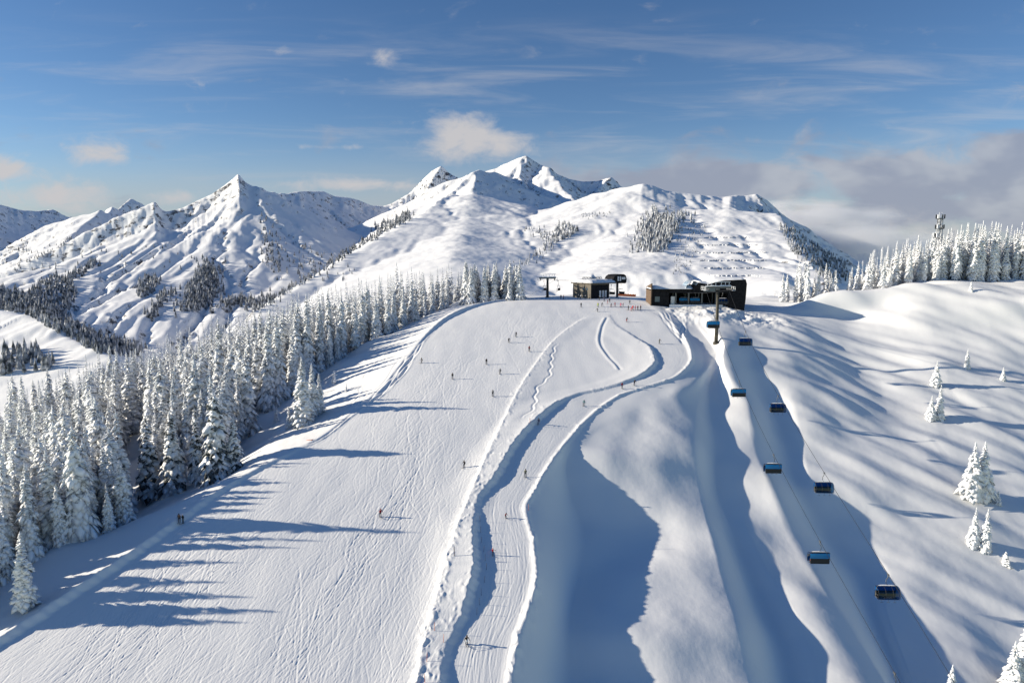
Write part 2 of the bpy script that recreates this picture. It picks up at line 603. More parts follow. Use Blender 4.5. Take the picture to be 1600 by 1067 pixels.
# rough, blown snow on the spoil round the right-hand station
sp = sstep(1.5, 6, GX - (BANK.x(YS)[:, None] + 0)) * sstep(232, 245, GY) * sstep(262, 255, GY) * sstep(95, 60, GX)
GZ += sp * (.5 * fbm(GX / 4, GY / 4, 4))
rg = np.exp(-((GX - 84) / 12) ** 2 - ((GY - 246) / 9) ** 2)
GZ += rg * (1.2 * fbm(GX / 5, GY / 5, 4))
def ground(x, y):
    """height of the near snow at (x, y)"""
    j = int(np.clip(np.searchsorted(YS, y) - 1, 0, NR - 2))
    f = (y - YS[j]) / (YS[j + 1] - YS[j])
    z = []
    for jj in (j, j + 1):
        z.append(np.interp(x, GX[jj], GZ[jj]))
    return float(z[0] + (z[1] - z[0]) * f)


def at(px, py, far=300.0):
    """the point of the near snow seen at (px, py) of the photograph"""
    kx, kz = ray(px, py)
    Y = 63.0
    while Y < far:
        if kz * Y <= ground(kx * Y, Y):
            lo, hi = Y - .5, Y
            for _ in range(12):
                m = (lo + hi) / 2
                if kz * m <= ground(kx * m, m):
                    hi = m
                else:
                    lo = m
            return Vector((kx * hi, hi, ground(kx * hi, hi)))
        Y += .5
    return Vector((kx * far, far, ground(kx * far, far)))


def snow_ground_material():
    m = mat('snow', (.87, .875, .88), .6, spec=.2)
    b = m.node_tree.nodes['Principled BSDF']
    tc = N(m, 'ShaderNodeTexCoord')
    mp = N(m, 'ShaderNodeMapping')
    mp.inputs['Rotation'].default_value = (0, 0, R(-20))
    mp.inputs['Scale'].default_value = (1, .14, 1)
    n1 = N(m, 'ShaderNodeTexNoise', i_Scale=2.6, i_Detail=4.0, i_Roughness=.65)
    n2 = N(m, 'ShaderNodeTexNoise', i_Scale=3.0, i_Detail=4.0, i_Roughness=.6)
    mx = N(m, 'ShaderNodeMix')
    mx.inputs[0].default_value = .35
    bp = N(m, 'ShaderNodeBump', i_Strength=.5, i_Distance=.05)
    L(m, tc, 'Object', mp, 'Vector')
    L(m, mp, 'Vector', n1, 'Vector')
    L(m, tc, 'Object', n2, 'Vector')
    L(m, n1, 'Fac', mx, 2)
    L(m, n2, 'Fac', mx, 3)
    at_ = N(m, 'ShaderNodeAttribute', attribute_name='groomed')
    mul = N(m, 'ShaderNodeMath', operation='MULTIPLY_ADD')
    mul.inputs[1].default_value = .75
    mul.inputs[2].default_value = .25
    L(m, at_, 'Fac', mul, 0)
    L(m, mul, 'Value', bp, 'Strength')
    L(m, mx, 0, bp, 'Height')
    L(m, bp, 'Normal', b, 'Normal')
    return m


M_SNOW = snow_ground_material()
me = grid_mesh('snow_slope', GX, GY, GZ, M_SNOW)
a_ = me.attributes.new('groomed', 'FLOAT', 'POINT')
a_.data.foreach_set('value', on_run.astype(np.float32).ravel())
tag(mesh_obj('snow_slope', me), 'groomed white ski run with soft snow gullies beside it', None, None, 'structure')
# ================================================================== MOUNTAINS
# ridge lines (x, y in the photograph, metres away); each falls off to both sides
RIDGES = [
    # slope left / right of the line, concavity height, gully depth, width of a gentle flank, points
    (.6, .62, 420, 20, 600, [(-160, 352, 3200), (-60, 332, 3700), (0, 320, 4200), (28, 327, 4400), (55, 330, 4600), (82, 327, 4800), (105, 337, 5000), (140, 341, 5200)]),
    (.6, .60, 300, 18, 600, [(185, 328, 5800), (205, 309, 5800), (222, 320, 5800), (236, 336, 5750)]),
    (.62, .62, 420, 22, 600, [(140, 339, 3600), (155, 326, 3450), (165, 331, 3550), (176, 322, 3700), (190, 329, 3850), (215, 336, 4000), (240, 335, 3850), (265, 331, 3550), (285, 325, 3300), (310, 312, 3130), (335, 300, 3070), (355, 287, 3020), (372, 270, 3000),
                   (383, 286, 3100), (402, 297, 3350), (430, 300, 3600), (470, 299, 3850), (505, 298, 4050), (530, 305, 4150), (560, 312, 4250), (590, 322, 4350), (620, 318, 4400)]),
    (.64, .35, 300, 12, 260, [(155, 327, 3450), (130, 350, 3250), (105, 378, 3000), (70, 398, 2800), (20, 425, 2550), (-60, 455, 2300)]),
    (.70, .35, 300, 18, 260, [(372, 271, 3000), (388, 298, 2900), (404, 325, 2800), (416, 345, 2700), (414, 375, 2600), (406, 405, 2500)]),
    (.16, .48, 260, 12, 160, [(300, 318, 3100), (262, 352, 2850), (235, 392, 2600), (200, 432, 2350), (150, 470, 2150)]),
    (.14, .48, 260, 12, 120, [(340, 300, 3050), (318, 345, 2800), (300, 395, 2550), (275, 440, 2300), (240, 490, 2050)]),
    # long diagonal ridge up to the middle summit: steep to the valley on its left, broad and gentle on its right
    (.95, .06, 1500, 8, 900, [(330, 545, 950), (345, 530, 1000), (392, 489, 1150), (430, 466, 1280), (470, 441, 1400), (520, 411, 1550), (560, 386, 1700), (600, 364, 1900), (640, 343, 2200), (675, 320, 2600), (705, 300, 2950)]),
    (.60, .45, 380, 14, 500, [(705, 300, 3050), (728, 277, 3200), (745, 264, 3350), (757, 269, 3700), (772, 268, 4200)]),
    (.20, .18, 260, 8, 240, [(700, 470, 900), (708, 430, 1200), (716, 385, 1600), (728, 340, 2300), (738, 300, 2900), (745, 266, 3350)]),
    (.45, .72, 260, 12, 240, [(752, 330, 2750), (747, 300, 3000), (745, 266, 3350)]),
    (.30, .50, 240, 14, 300, [(790, 420, 2000), (800, 365, 2550), (806, 320, 3050), (790, 285, 3500)]),
    # summits behind
    (.62, .62, 420, 20, 600, [(596, 322, 4400), (625, 305, 4500), (648, 292, 4600), (665, 275, 4600), (690, 261, 4600), (702, 270, 4600), (715, 284, 4500), (730, 272, 4700), (770, 264, 4800), (790, 255, 4700), (806, 249, 4600), (820, 244, 4500), (832, 248, 4480),
                   (846, 259, 4450), (860, 264, 4400), (880, 277, 4450), (910, 284, 4500), (938, 284, 4500), (957, 275, 4450), (972, 291, 4400)]),
    (.30, .68, 300, 18, 300, [(930, 330, 3300), (897, 310, 3650), (880, 292, 3900), (866, 275, 4150), (858, 263, 4400)]),
    (.35, .60, 240, 16, 300, [(838, 325, 3500), (830, 300, 3900), (812, 275, 4200), (820, 246, 4500)]),
    # broad hill behind the stations
    (.42, .34, 300, 7, 750, [(845, 330, 3150), (880, 318, 3000), (915, 306, 2850), (945, 299, 2750), (975, 291, 2650), (1005, 287, 2600), (1035, 293, 2600), (1080, 302, 2600), (1130, 307, 2700), (1146, 310, 2750), (1165, 307, 2800), (1182, 304, 2800),
                   (1200, 314, 2780), (1216, 328, 2750), (1235, 345, 2700), (1260, 365, 2600), (1285, 385, 2500), (1315, 398, 2400), (1345, 412, 2250)]),
    (.22, .05, 240, 5, 420, [(930, 425, 1250), (960, 390, 1600), (985, 355, 1950), (1000, 320, 2300), (1005, 288, 2600)]),
    (.12, .48, 240, 5, 900, [(1215, 440, 1100), (1225, 410, 1450), (1200, 380, 1900), (1152, 352, 2250), (1115, 325, 2450), (1090, 304, 2600)]),
    (.40, .70, 260, 14, 300, [(1300, 430, 1850), (1260, 402, 2100), (1225, 370, 2350), (1205, 335, 2600), (1182, 305, 2800)]),
    (.34, .06, 240, 10, 330, [(815, 450, 1300), (835, 410, 1700), (860, 375, 2100), (900, 345, 2500)]),
    # blue hill under the clouds on the right
    (.45, .45, 300, 12, 500, [(1270, 372, 4200), (1300, 378, 4100), (1320, 387, 4000), (1345, 400, 3900), (1380, 416, 3800)]),
    # small shaded hill down on the left
    (.48, .45, 200, 8, 400, [(-150, 470, 1250), (0, 481, 1150), (40, 490, 1120), (90, 513, 1050), (135, 536, 1000), (180, 556, 950)]),
]
NRF, NCF = 640, 1150
UF = np.linspace(-1.02, .95, NCF)
YF = np.exp(np.linspace(math.log(340.0), math.log(7600.0), NRF))
FX = UF[None, :] * YF[:, None]
FY = np.repeat(YF[:, None], NCF, 1)
FLOOR = -330.0


def ridge_field(X0, Y0_):
    """rounded union of all the ridges' flanks, on any set of points"""
    sx_ = 14 * fbm(X0 / 240 + 3, Y0_ / 240, 3)
    sy_ = 14 * fbm(X0 / 240 + 60, Y0_ / 240 + 9, 3)
    X, Yy = X0 + sx_, Y0_ + sy_
    Z = np.full(X.shape, -1e9)
    for ri, (sll, slr, cc, gd, lim, pts) in enumerate(RIDGES):
        P = []
        for px, py, Y in pts:
            kx, kz = ray(px, py)
            P.append((kx * Y, Y, kz * Y))
        P = np.array(P)
        best = np.full(X.shape, 1e9)
        bt, bz, bs, bo = (np.zeros(X.shape) for _ in range(4))
        acc = 0.0
        for a, b in zip(P[:-1], P[1:]):
            d = b - a
            L2 = d[0] ** 2 + d[1] ** 2
            t0 = ((X - a[0]) * d[0] + (Yy - a[1]) * d[1]) / L2
            tt = np.clip(t0, 0, 1)
            qx, qy = X - (a[0] + tt * d[0]), Yy - (a[1] + tt * d[1])
            dist = np.hypot(qx, qy)
            m = dist < best
            best = np.where(m, dist, best)
            bt = np.where(m, acc + tt * math.sqrt(L2), bt)
            bz = np.where(m, a[2] + tt * d[2], bz)
            bs = np.where(m, np.sign(d[0] * qy - d[1] * qx), bs)
            bo = np.where(m, (t0 - tt) * math.sqrt(L2), bo)
            acc += math.sqrt(L2)
        sl = np.where(bs > 0, sll, slr)
        # a gentle flank steepens towards the upper end of its spur
        sl = np.where(sl < .25, sl + (.58 - sl) * sstep(.72, .98, bt / acc), sl)
        rr_ = np.where(sl < .3, 30.0, 4.0)
        dd = np.sqrt(best ** 2 + rr_ ** 2) - rr_
        crest = 7 * fbm(bt / 70 + ri * 5.5, bt * 0 + ri, 3) * np.exp(-best / 60)
        drop = cc * 1.9 * (1 - np.exp(-sl * dd / (cc * 1.9)))
        drop = drop + np.clip(.62 - sl, 0, .5) * 1.1 * np.maximum(best - lim, 0)
        over = np.where((bt < 1) | (bt > acc - 1), np.abs(bo), 0)   # beyond the ends of a line the ground falls away
        drop = drop + np.maximum(.5 - sl, 0) * over
        drop = np.where(best > 1300, drop + .25 * (best - 1300), drop)
        z = bz + crest - drop
        kk = 7.0
        hh = np.clip(.5 + .5 * (z - Z) / kk, 0, 1)
        un = Z * (1 - hh) + z * hh + kk * hh * (1 - hh) * .6
        Z = np.where(Z < -1e8, z, un)
    return np.maximum(Z, FLOOR + 30 * fbm(X0 / 500, Y0_ / 500, 3))


# ---- running water and ice: carve the ridges on a square grid (implicit stream power), then sample that
CELL = 14.0
ex = np.arange(-4600, 3300, CELL)
ey = np.arange(900, 5600, CELL)
EX, EY = np.meshgrid(ex, ey)
E0 = ridge_field(EX, EY)
SOFT = 1 - .5 * np.exp(-((EX + 330) / 420) ** 2 - ((EY - 1700) / 1000) ** 2)
E0 += 7 * fbm(EX / 150, EY / 150, 4) * sstep(900, 1500, EY) * SOFT
ny, nx_ = E0.shape
inside = np.abs(EX) < EY * 1.05 + 200
erod = E0.copy()
hard = 1.0 - .58 * np.exp(-((EX + 330) / 420) ** 2 - ((EY - 1700) / 1000) ** 2) - .70 * np.exp(-((EX - 400) / 600) ** 2 - ((EY - 1900) / 900) ** 2) - .55 * np.exp(-((EX + 800) / 330) ** 2 - ((EY - 3200) / 700) ** 2) - .5 * np.exp(-((EX + 1800) / 350) ** 2 - ((EY - 3100) / 500) ** 2) + .3 * gnoise(EX / 700, EY / 700)
hard = np.clip(hard, .12, 1.2).ravel()
idx = np.arange(ny * nx_)
offs = [(-1, 0, 1.0), (1, 0, 1.0), (0, -1, 1.0), (0, 1, 1.0), (-1, -1, 1.414), (-1, 1, 1.414), (1, -1, 1.414), (1, 1, 1.414)]
for it in range(ERODE_STEPS):
    pad = np.pad(erod, 1, mode='edge')
    bs_ = np.zeros((ny, nx_))
    rc = np.arange(ny * nx_).reshape(ny, nx_).copy()
    dl = np.ones((ny, nx_))
    base = np.arange(ny * nx_).reshape(ny, nx_)
    for dy, dx, l_ in offs:
        nb_ = pad[1 + dy:1 + dy + ny, 1 + dx:1 + dx + nx_]
        sl = (erod - nb_) / (l_ * CELL)
        m = sl > bs_
        m[0 if dy < 0 else -1] &= (dy == 0)
        if dx:
            m[:, 0 if dx < 0 else -1] = False
        bs_ = np.where(m, sl, bs_)
        rc = np.where(m, base + dy * nx_ + dx, rc)
        dl = np.where(m, l_, dl)
    order = np.argsort(-erod, axis=None)
    rcl = rc.ravel().tolist()
    A_ = [1.0] * (ny * nx_)
    ol = order.tolist()
    for i in ol:
        r_ = rcl[i]
        if r_ != i:
            A_[r_] += A_[i]
    Fk = (ERODE_K * hard * np.minimum(np.array(A_), 400) ** .5 / dl.ravel()).tolist()
    zl = erod.ravel().tolist()
    for i in reversed(ol):
        r_ = rcl[i]
        if r_ != i:
            f_ = Fk[i]
            zl[i] = (zl[i] + f_ * zl[r_]) / (1 + f_)
    erod = np.array(zl).reshape(ny, nx_)
    # creep of the snow cover
    pad = np.pad(erod, 1, mode='edge')
    lap = pad[:-2, 1:-1] + pad[2:, 1:-1] + pad[1:-1, :-2] + pad[1:-1, 2:] - 4 * erod
    erod = erod +   .09 * np.minimum(lap, 10) * (lap > 0) + .010 * lap * (lap <= 0)
DELTA = (erod - E0) * sstep(900, 1200, EY) * sstep(5600, 5200, EY)


def bicubic(G, fx, fy):
    """Catmull-Rom sampling of grid G at fractional column fx, row fy"""
    x0 = np.clip(np.floor(fx).astype(int), 1, G.shape[1] - 3)
    y0 = np.clip(np.floor(fy).astype(int), 1, G.shape[0] - 3)
    tx_, ty_ = np.clip(fx - x0, 0, 1), np.clip(fy - y0, 0, 1)

    def wts(t):
        return (-.5 * t + t * t - .5 * t ** 3, 1 - 2.5 * t * t + 1.5 * t ** 3, .5 * t + 2 * t * t - 1.5 * t ** 3, -.5 * t * t + .5 * t ** 3)
    wx_, wy_ = wts(tx_), wts(ty_)
    out = 0
    for a in range(4):
        row = 0
        for b in range(4):
            row = row + wx_[b] * G[y0 + a - 1, x0 + b - 1]
        out = out + wy_[a] * row
    return out


FZ = ridge_field(FX, FY) + 7 * fbm(FX / 150, FY / 150, 4) * sstep(900, 1500, FY) * (1 - .5 * np.exp(-((FX + 330) / 420) ** 2 - ((FY - 1700) / 1000) ** 2))
gy_, gx_ = np.gradient(erod, CELL)
STEEP = sstep(.42, .72, np.hypot(gx_, gy_))
inn = (FY > 900) & (FY < 5590) & (FX > -4590) & (FX < 3280)
FZ[inn] += bicubic(DELTA, (FX[inn] - ex[0]) / CELL, (FY[inn] - ey[0]) / CELL)
far_w = sstep(600, 1600, FY)
FZ += far_w * .6 * fbm(FX / 28, FY / 28, 3)
# crags where it is steep
cf = np.zeros(FX.shape)
cf[inn] = bicubic(STEEP, (FX[inn] - ex[0]) / CELL, (FY[inn] - ey[0]) / CELL)
FZ += np.clip(cf, 0, 1) * (11 * np.abs(gnoise(FX / 52, FY / 64)) + 6 * np.abs(gnoise(FX / 21 + 9, FY / 26)) - 5)
# the summits' surveyed heights: nudge each part of the skyline range to where it stands
SKYL = [(-20, 318), (0, 320), (30, 328), (55, 330), (82, 327), (105, 337), (125, 341), (140, 338), (155, 326), (165, 331), (176, 322), (186, 326), (205, 310), (220, 318), (232, 336), (250, 333), (265, 330), (285, 325), (305, 315),
        (330, 304), (350, 290), (362, 281), (372, 272), (383, 284), (400, 297), (412, 300), (430, 297), (445, 304), (460, 300), (480, 299), (505, 299), (520, 306), (545, 309), (560, 313), (580, 321), (600, 322), (612, 318), (640, 302),
        (660, 281), (675, 267), (691, 258), (716, 260), (742, 262), (757, 265), (775, 260), (795, 253), (810, 247), (822, 243), (832, 250), (845, 258), (860, 262), (870, 272), (890, 280), (910, 284), (935, 283), (955, 275), (965, 282), (975, 291),
        (1005, 287), (1020, 290), (1040, 298), (1080, 303), (1100, 305), (1130, 308), (1150, 305), (1165, 306), (1182, 303), (1200, 314), (1216, 328), (1240, 348), (1260, 362), (1285, 382), (1300, 388)]
for _ in range(3):
    dd_ = FY * CP - FZ * SP
    PX_ = CX + F * FX / dd_
    PY_ = CY - F * (FY * SP + FZ * CP) / dd_
    top = PY_.argmin(0)
    cols_ = np.arange(NCF)
    want = np.interp(PX_[top, cols_], [q[0] for q in SKYL], [q[1] for q in SKYL])
    dz = (PY_[top, cols_] - want) / F * dd_[top, cols_]
    dz = np.clip(dz, -70, 70) * sstep(-60, -10, PX_[top, cols_]) * sstep(1310, 1285, PX_[top, cols_])
    # not where the skyline jumps from one range to another
    tY = YF[top]
    jump = (np.abs(np.gradient(tY)) > 60).astype(float)
    jump = np.convolve(np.pad(jump, 14, mode='edge'), np.ones(29), mode='valid') > .5
    keep = np.convolve(np.pad(1.0 - jump, 6, mode='edge'), np.ones(13) / 13, mode='valid')
    dz = dz * keep
    dz = np.convolve(np.pad(dz, 2, mode='edge'), [.1, .2, .4, .2, .1], mode='valid')
    FZ += dz[None, :] * np.exp(-((FY - YF[top][None, :]) / 330.0) ** 2)
# keep the ground below the near hill's back slope
FZ -= 60 * sstep(700, 340, FY)
for ri_, (Ya, Yb) in enumerate([(340, 470)]):
    FZ[(FY < Yb)] = np.minimum(FZ[FY < Yb], -85)
# avalanche terraces on the slope above the right-hand station
px_, py_ = CX + F * FX / (FY * CP - FZ * SP), CY - F * (FY * SP + FZ * CP) / (FY * CP - FZ * SP)
tx = sstep(150, 330, FX) * sstep(720, 560, FX) * sstep(1150, 1300, FY) * sstep(2050, 1850, FY)
ph = FZ / 22.0
saw = ph - np.floor(ph)
FZ += tx * 13.0 * (sstep(.0, .75, saw) - saw)


def far_ground(x, y):
    i = np.clip((np.log(y) - math.log(340.0)) / (math.log(7600.0) - math.log(340.0)) * (NRF - 1), 0, NRF - 1.001)
    j = np.clip((x / y - UF[0]) / (UF[1] - UF[0]), 0, NCF - 1.001)
    i0, j0 = np.floor(i).astype(int), np.floor(j).astype(int)
    fi, fj = i - i0, j - j0
    return (FZ[i0, j0] * (1 - fi) * (1 - fj) + FZ[i0 + 1, j0] * fi * (1 - fj) + FZ[i0, j0 + 1] * (1 - fi) * fj + FZ[i0 + 1, j0 + 1] * fi * fj)


def mountain_material():
    m = mat('mountain_snow', (.92, .925, .935), .7, spec=.15)
    b = m.node_tree.nodes['Principled BSDF']
    tc = N(m, 'ShaderNodeTexCoord')
    ge = N(m, 'ShaderNodeNewGeometry')
    sx = N(m, 'ShaderNodeSeparateXYZ')
    L(m, ge, 'True Normal', sx, 'Vector')
    n1 = N(m, 'ShaderNodeTexNoise', i_Scale=.03, i_Detail=7.0, i_Roughness=.62)
    n2 = N(m, 'ShaderNodeTexNoise', i_Scale=.012, i_Detail=6.0, i_Roughness=.6)
    L(m, tc, 'Object', n1, 'Vector')
    L(m, tc, 'Object', n2, 'Vector')
    # bare rock where it is steep and the noise agrees
    s1 = N(m, 'ShaderNodeMapRange')
    s1.inputs[1].default_value, s1.inputs[2].default_value = .86, .70
    L(m, sx, 'Z', s1, 0)
    s2 = N(m, 'ShaderNodeMapRange')
    s2.inputs[1].default_value, s2.inputs[2].default_value = .53, .60
    L(m, n1, 'Fac', s2, 0)
    mu = N(m, 'ShaderNodeMath', operation='MULTIPLY')
    L(m, s1, 0, mu, 0)
    L(m, s2, 0, mu, 1)
    mx = N(m, 'ShaderNodeMix', data_type='RGBA')
    mx.inputs[6].default_value = (.92, .925, .935, 1)
    mx.inputs[7].default_value = (.10, .10, .11, 1)
    L(m, mu, 0, mx, 0)
    L(m, mx, 2, b, 'Base Color')
    bp = N(m, 'ShaderNodeBump', i_Strength=.3, i_Distance=3.0)
    L(m, n1, 'Fac', bp, 'Height')
    L(m, bp, 'Normal', b, 'Normal')
    return m


M_MOUNT = mountain_material()
tag(mesh_obj('mountains', grid_mesh('mountains', FX, FY, FZ, M_MOUNT)), 'snow covered mountain range behind the ski run', None, None, 'structure')
# ================================================================== TREES
M_TSNOW = snow_material('tree_snow', (.86, .88, .915), 3.0, .06)


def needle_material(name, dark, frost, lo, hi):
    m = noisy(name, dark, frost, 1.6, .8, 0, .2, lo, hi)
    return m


M_NEEDLE = needle_material('frosted_needles', (.05, .058, .062), (.62, .65, .70), .28, .58)
M_NEEDLE_W = needle_material('white_frosted_needles', (.26, .27, .29), (.76, .77, .79), .28, .54)
M_BARK = noisy('spruce_bark', (.07, .05, .04), (.40, .40, .41), 2.5, .9, 0, .2, .45, .62)


def spruce_meshes(name, seed, Hh, Rr, p_snow, needle, spacing=.62, side=True, droop=.55, taper=.85, skirt=.06):
    r = random.Random(seed)
    mb = MB()
    z = Hh * skirt
    lean = (r.uniform(-.02, .02), r.uniform(-.02, .02))

    def tongue(bx, by, bz, az, ln, wd, dr, rise, snow):
        ca, sa = math.cos(az), math.sin(az)
        V, Fc = [], []
        secs = [(.06, .30), (.42, .95), (.78, .80)]
        for s_, wf in secs:
            d = ln * s_
            zz = bz + rise * ln * s_ - dr * ln * s_ * s_
            w_ = wd * wf * r.uniform(.8, 1.2)
            th = .30 * wd * r.uniform(.7, 1.4) * (.6 + .5 * snow)
            cx_, cy_ = bx + ca * d, by + sa * d
            V += [(cx_ - sa * w_, cy_ + ca * w_, zz - .16 * wd), (cx_, cy_, zz + th), (cx_ + sa * w_, cy_ - ca * w_, zz - .16 * wd), (cx_, cy_, zz - .34 * wd)]
        V.append((bx + ca * ln, by + sa * ln, bz + rise * ln - dr * ln - .10 * wd))
        F_, Mi = [], []
        ms = 0 if snow else 1
        for k in range(2):
            a, b = k * 4, k * 4 + 4
            F_ += [(a, a + 1, b + 1, b), (a + 1, a + 2, b + 2, b + 1), (a + 2, a + 3, b + 3, b + 2), (a + 3, a, b, b + 3)]
            Mi += [ms, ms, 1, 1]
        t_ = 12
        F_ += [(8, 9, t_), (9, 10, t_), (10, 11, t_), (11, 8, t_)]
        Mi += [ms, ms, 1, 1]
        b0 = len(mb.v)
        mb.v += V
        for f_, m_ in zip(F_, Mi):
            mb.f.append(tuple(b0 + i for i in f_))
            mb.m.append(m_)
            mb.sm.append(True)

    bulge = [r.uniform(.70, 1.22) for _ in range(9)]
    while z < Hh * .965:
        f = z / Hh
        prof = Rr * (1 - f) ** taper * (.55 + .45 * min(1, f / .12)) * bulge[int(f * 8.9)]
        prof = max(prof, .16)
        n = max(4, int(5 + 4.5 * (1 - f)))
        a0 = r.uniform(0, 6.28)
        for k in range(n):
            if r.random() < .08:
                continue
            az = a0 + 6.2832 * (k + r.uniform(-.3, .3)) / n
            ln = prof * r.uniform(.72, 1.18)
            wd = max(.18, min(.80, .34 * ln)) * r.uniform(.85, 1.25)
            zz = z + r.uniform(-.3, .3) * spacing
            dr = droop * r.uniform(.75, 1.3) * (.6 + .5 * (1 - f))
            snow = 1 if r.random() < p_snow else 0
            bx, by = lean[0] * z, lean[1] * z
            tongue(bx, by, zz, az, ln, wd, dr, .10, snow)
            if side and ln > 1.0:
                for sg in (-1, 1):
                    tongue(bx + math.cos(az) * ln * .28, by + math.sin(az) * ln * .28, zz - .02 * ln, az + sg * r.uniform(.45, .75), ln * r.uniform(.45, .62), wd * .75, dr * 1.2, .05,
                           1 if r.random() < p_snow else 0)
        z += spacing * r.uniform(.8, 1.2) * (1 - .35 * f)
    # leader
    mb.tube([(lean[0] * Hh, lean[1] * Hh, Hh * .93), (lean[0] * Hh, lean[1] * Hh, Hh * .975), (lean[0] * Hh, lean[1] * Hh, Hh)], [.12, .10, .03], 5, 0)
    crown = mb.mesh(name + '_crown', [M_TSNOW, needle])
    tb = MB()
    tb.tube([(0, 0, -1.2), (0, 0, Hh * .1), (lean[0] * Hh * .5, lean[1] * Hh * .5, Hh * .5), (lean[0] * Hh, lean[1] * Hh, Hh * .95)], [Rr * .10 + .06, Rr * .085 + .05, Rr * .05 + .03, .03], 7, 0)
    trunk = tb.mesh(name + '_trunk', M_BARK)
    return crown, trunk, Hh


FOREST = [spruce_meshes('spruce', 100 + i, 20, rr, ps, M_NEEDLE, .62, True, dr, tp) for i, (rr, ps, dr, tp) in enumerate(
    [(3.3, .86, .70, .66), (3.9, .80, .85, .72), (2.7, .92, .65, .58), (3.7, .68, .9, .78), (3.0, .88, .78, .50), (4.3, .76, .95, .80), (2.4, .94, .7, .62), (3.5, .84, 1.0, .60)])]
M_NEEDLE_D = needle_material('shaded_needles', (.022, .030, .030), (.34, .37, .40), .40, .72)  # darker needles and frost: shade on the front spruces put into the colour
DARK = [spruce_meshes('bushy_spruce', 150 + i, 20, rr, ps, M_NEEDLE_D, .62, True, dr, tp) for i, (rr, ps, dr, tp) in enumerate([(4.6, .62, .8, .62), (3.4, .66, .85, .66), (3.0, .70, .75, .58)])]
WHITE = [spruce_meshes('white_spruce', 200 + i, 18, rr, .96, M_NEEDLE_W, .58, True, dr, tp) for i, (rr, dr, tp) in enumerate(
    [(2.2, .8, .60), (2.8, .85, .74), (1.7, .7, .52), (2.4, .9, .82), (3.1, .8, .80)])]
SINGLE = [spruce_meshes('single_spruce', 300 + i, 11, rr, .93, M_NEEDLE_W, .42, True, dr, tp, .03) for i, (rr, dr, tp) in enumerate([(2.9, .7, .8), (2.4, .75, .8), (2.6, .65, .75)])]
SAPLING = [spruce_meshes('young_spruce', 400 + i, 3, rr, .97, M_NEEDLE_W, .3, False, .7, .85, .02) for i, rr in enumerate([.85, .7, 1.0])]

n_trees = 0


def place_tree(proto, x, y, Hh, label, group, z=None, wide=1.0, rz=None, name='snowy_spruce'):
    global n_trees
    n_trees += 1
    crown, trunk, h0 = proto
    z = ground(x, y) if z is None else z
    t_ = empty(name, (x, y, z - .15), random.uniform(0, 6.28) if rz is None else rz, label, 'tree', group)
    s = Hh / h0
    q_ = random.uniform(.88, 1.14)
    t_.scale = (s * wide * q_, s * wide / q_, s)
    mesh_obj('crown', crown, t_)
    mesh_obj('trunk', trunk, t_)
    return t_


def tree_px(protos, px, py, ptop, label, group=None, wide=1.0, name='snowy_spruce'):
    p = at(px, py)
    d = p.y * CP - p.z * SP
    # height that puts the top on picture row ptop
    _, kz = ray(px, ptop)
    Hh = kz * p.y - p.z
    return place_tree(random.choice(protos), p.x, p.y, max(Hh, .6), label, group, p.z, wide, name=name)


# ---- single trees on the right-hand slope, each told apart by where it stands
G1 = 'lone snowy trees on the right-hand slope'
tree_px(SINGLE, 1511, 575, 544, 'short white spruce alone, topmost tree of the shadow-streaked right slope', G1)
tree_px(SINGLE, 1462, 603, 563, 'white spruce standing just above the pair of snowy spruces at mid slope', G1)
tree_px(SINGLE, 1467, 654, 600, 'taller right-hand tree of the snow-caked pair at mid slope', G1, .95)
tree_px(SINGLE, 1454, 656, 617, 'shorter left-hand tree of the snow-caked pair at mid slope', G1)
tree_px(SINGLE, 1567, 594, 572, 'stubby snow-plastered spruce beside the right picture edge, highest there', G1)
tree_px(SINGLE, 1518, 778, 689, 'left stem of the big twin snowy spruce on the right slope', G1, 1.05)
tree_px(SINGLE, 1534, 778, 688, 'right stem of the big twin snowy spruce on the right slope', G1, 1.0)
tree_px(SAPLING, 1559, 788, 766, 'little snow-covered sapling right beside the big twin spruce', G1, name='young_spruce')
tree_px(SINGLE, 1521, 853, 791, 'left of two narrow snowy spruces below the big twin spruce', G1, .8)
tree_px(SINGLE, 1539, 859, 793, 'right of two narrow snowy spruces below the big twin spruce', G1, .85)
tree_px(SAPLING, 1571, 881, 861, 'tiny tree buried to a smooth white cone below the two narrow spruces', G1, 1.5, name='young_spruce')
tree_px(SINGLE, 1484, 1098, 1036, 'snowy treetop poking up at the bottom edge under the right lift cable', G1)
tree_px(SINGLE, 1580, 1090, 1000, 'broad snowy spruce in the bottom right corner, lower of the two', G1)
tree_px(SINGLE, 1598, 1085, 962, 'tall snowy spruce in the bottom right corner, cut by the picture edge', G1)
tree_px(SAPLING, 1517, 455, 440, 'tiny white spruce alone on the ridge below the tall mast', G1, 1.2, name='young_spruce')

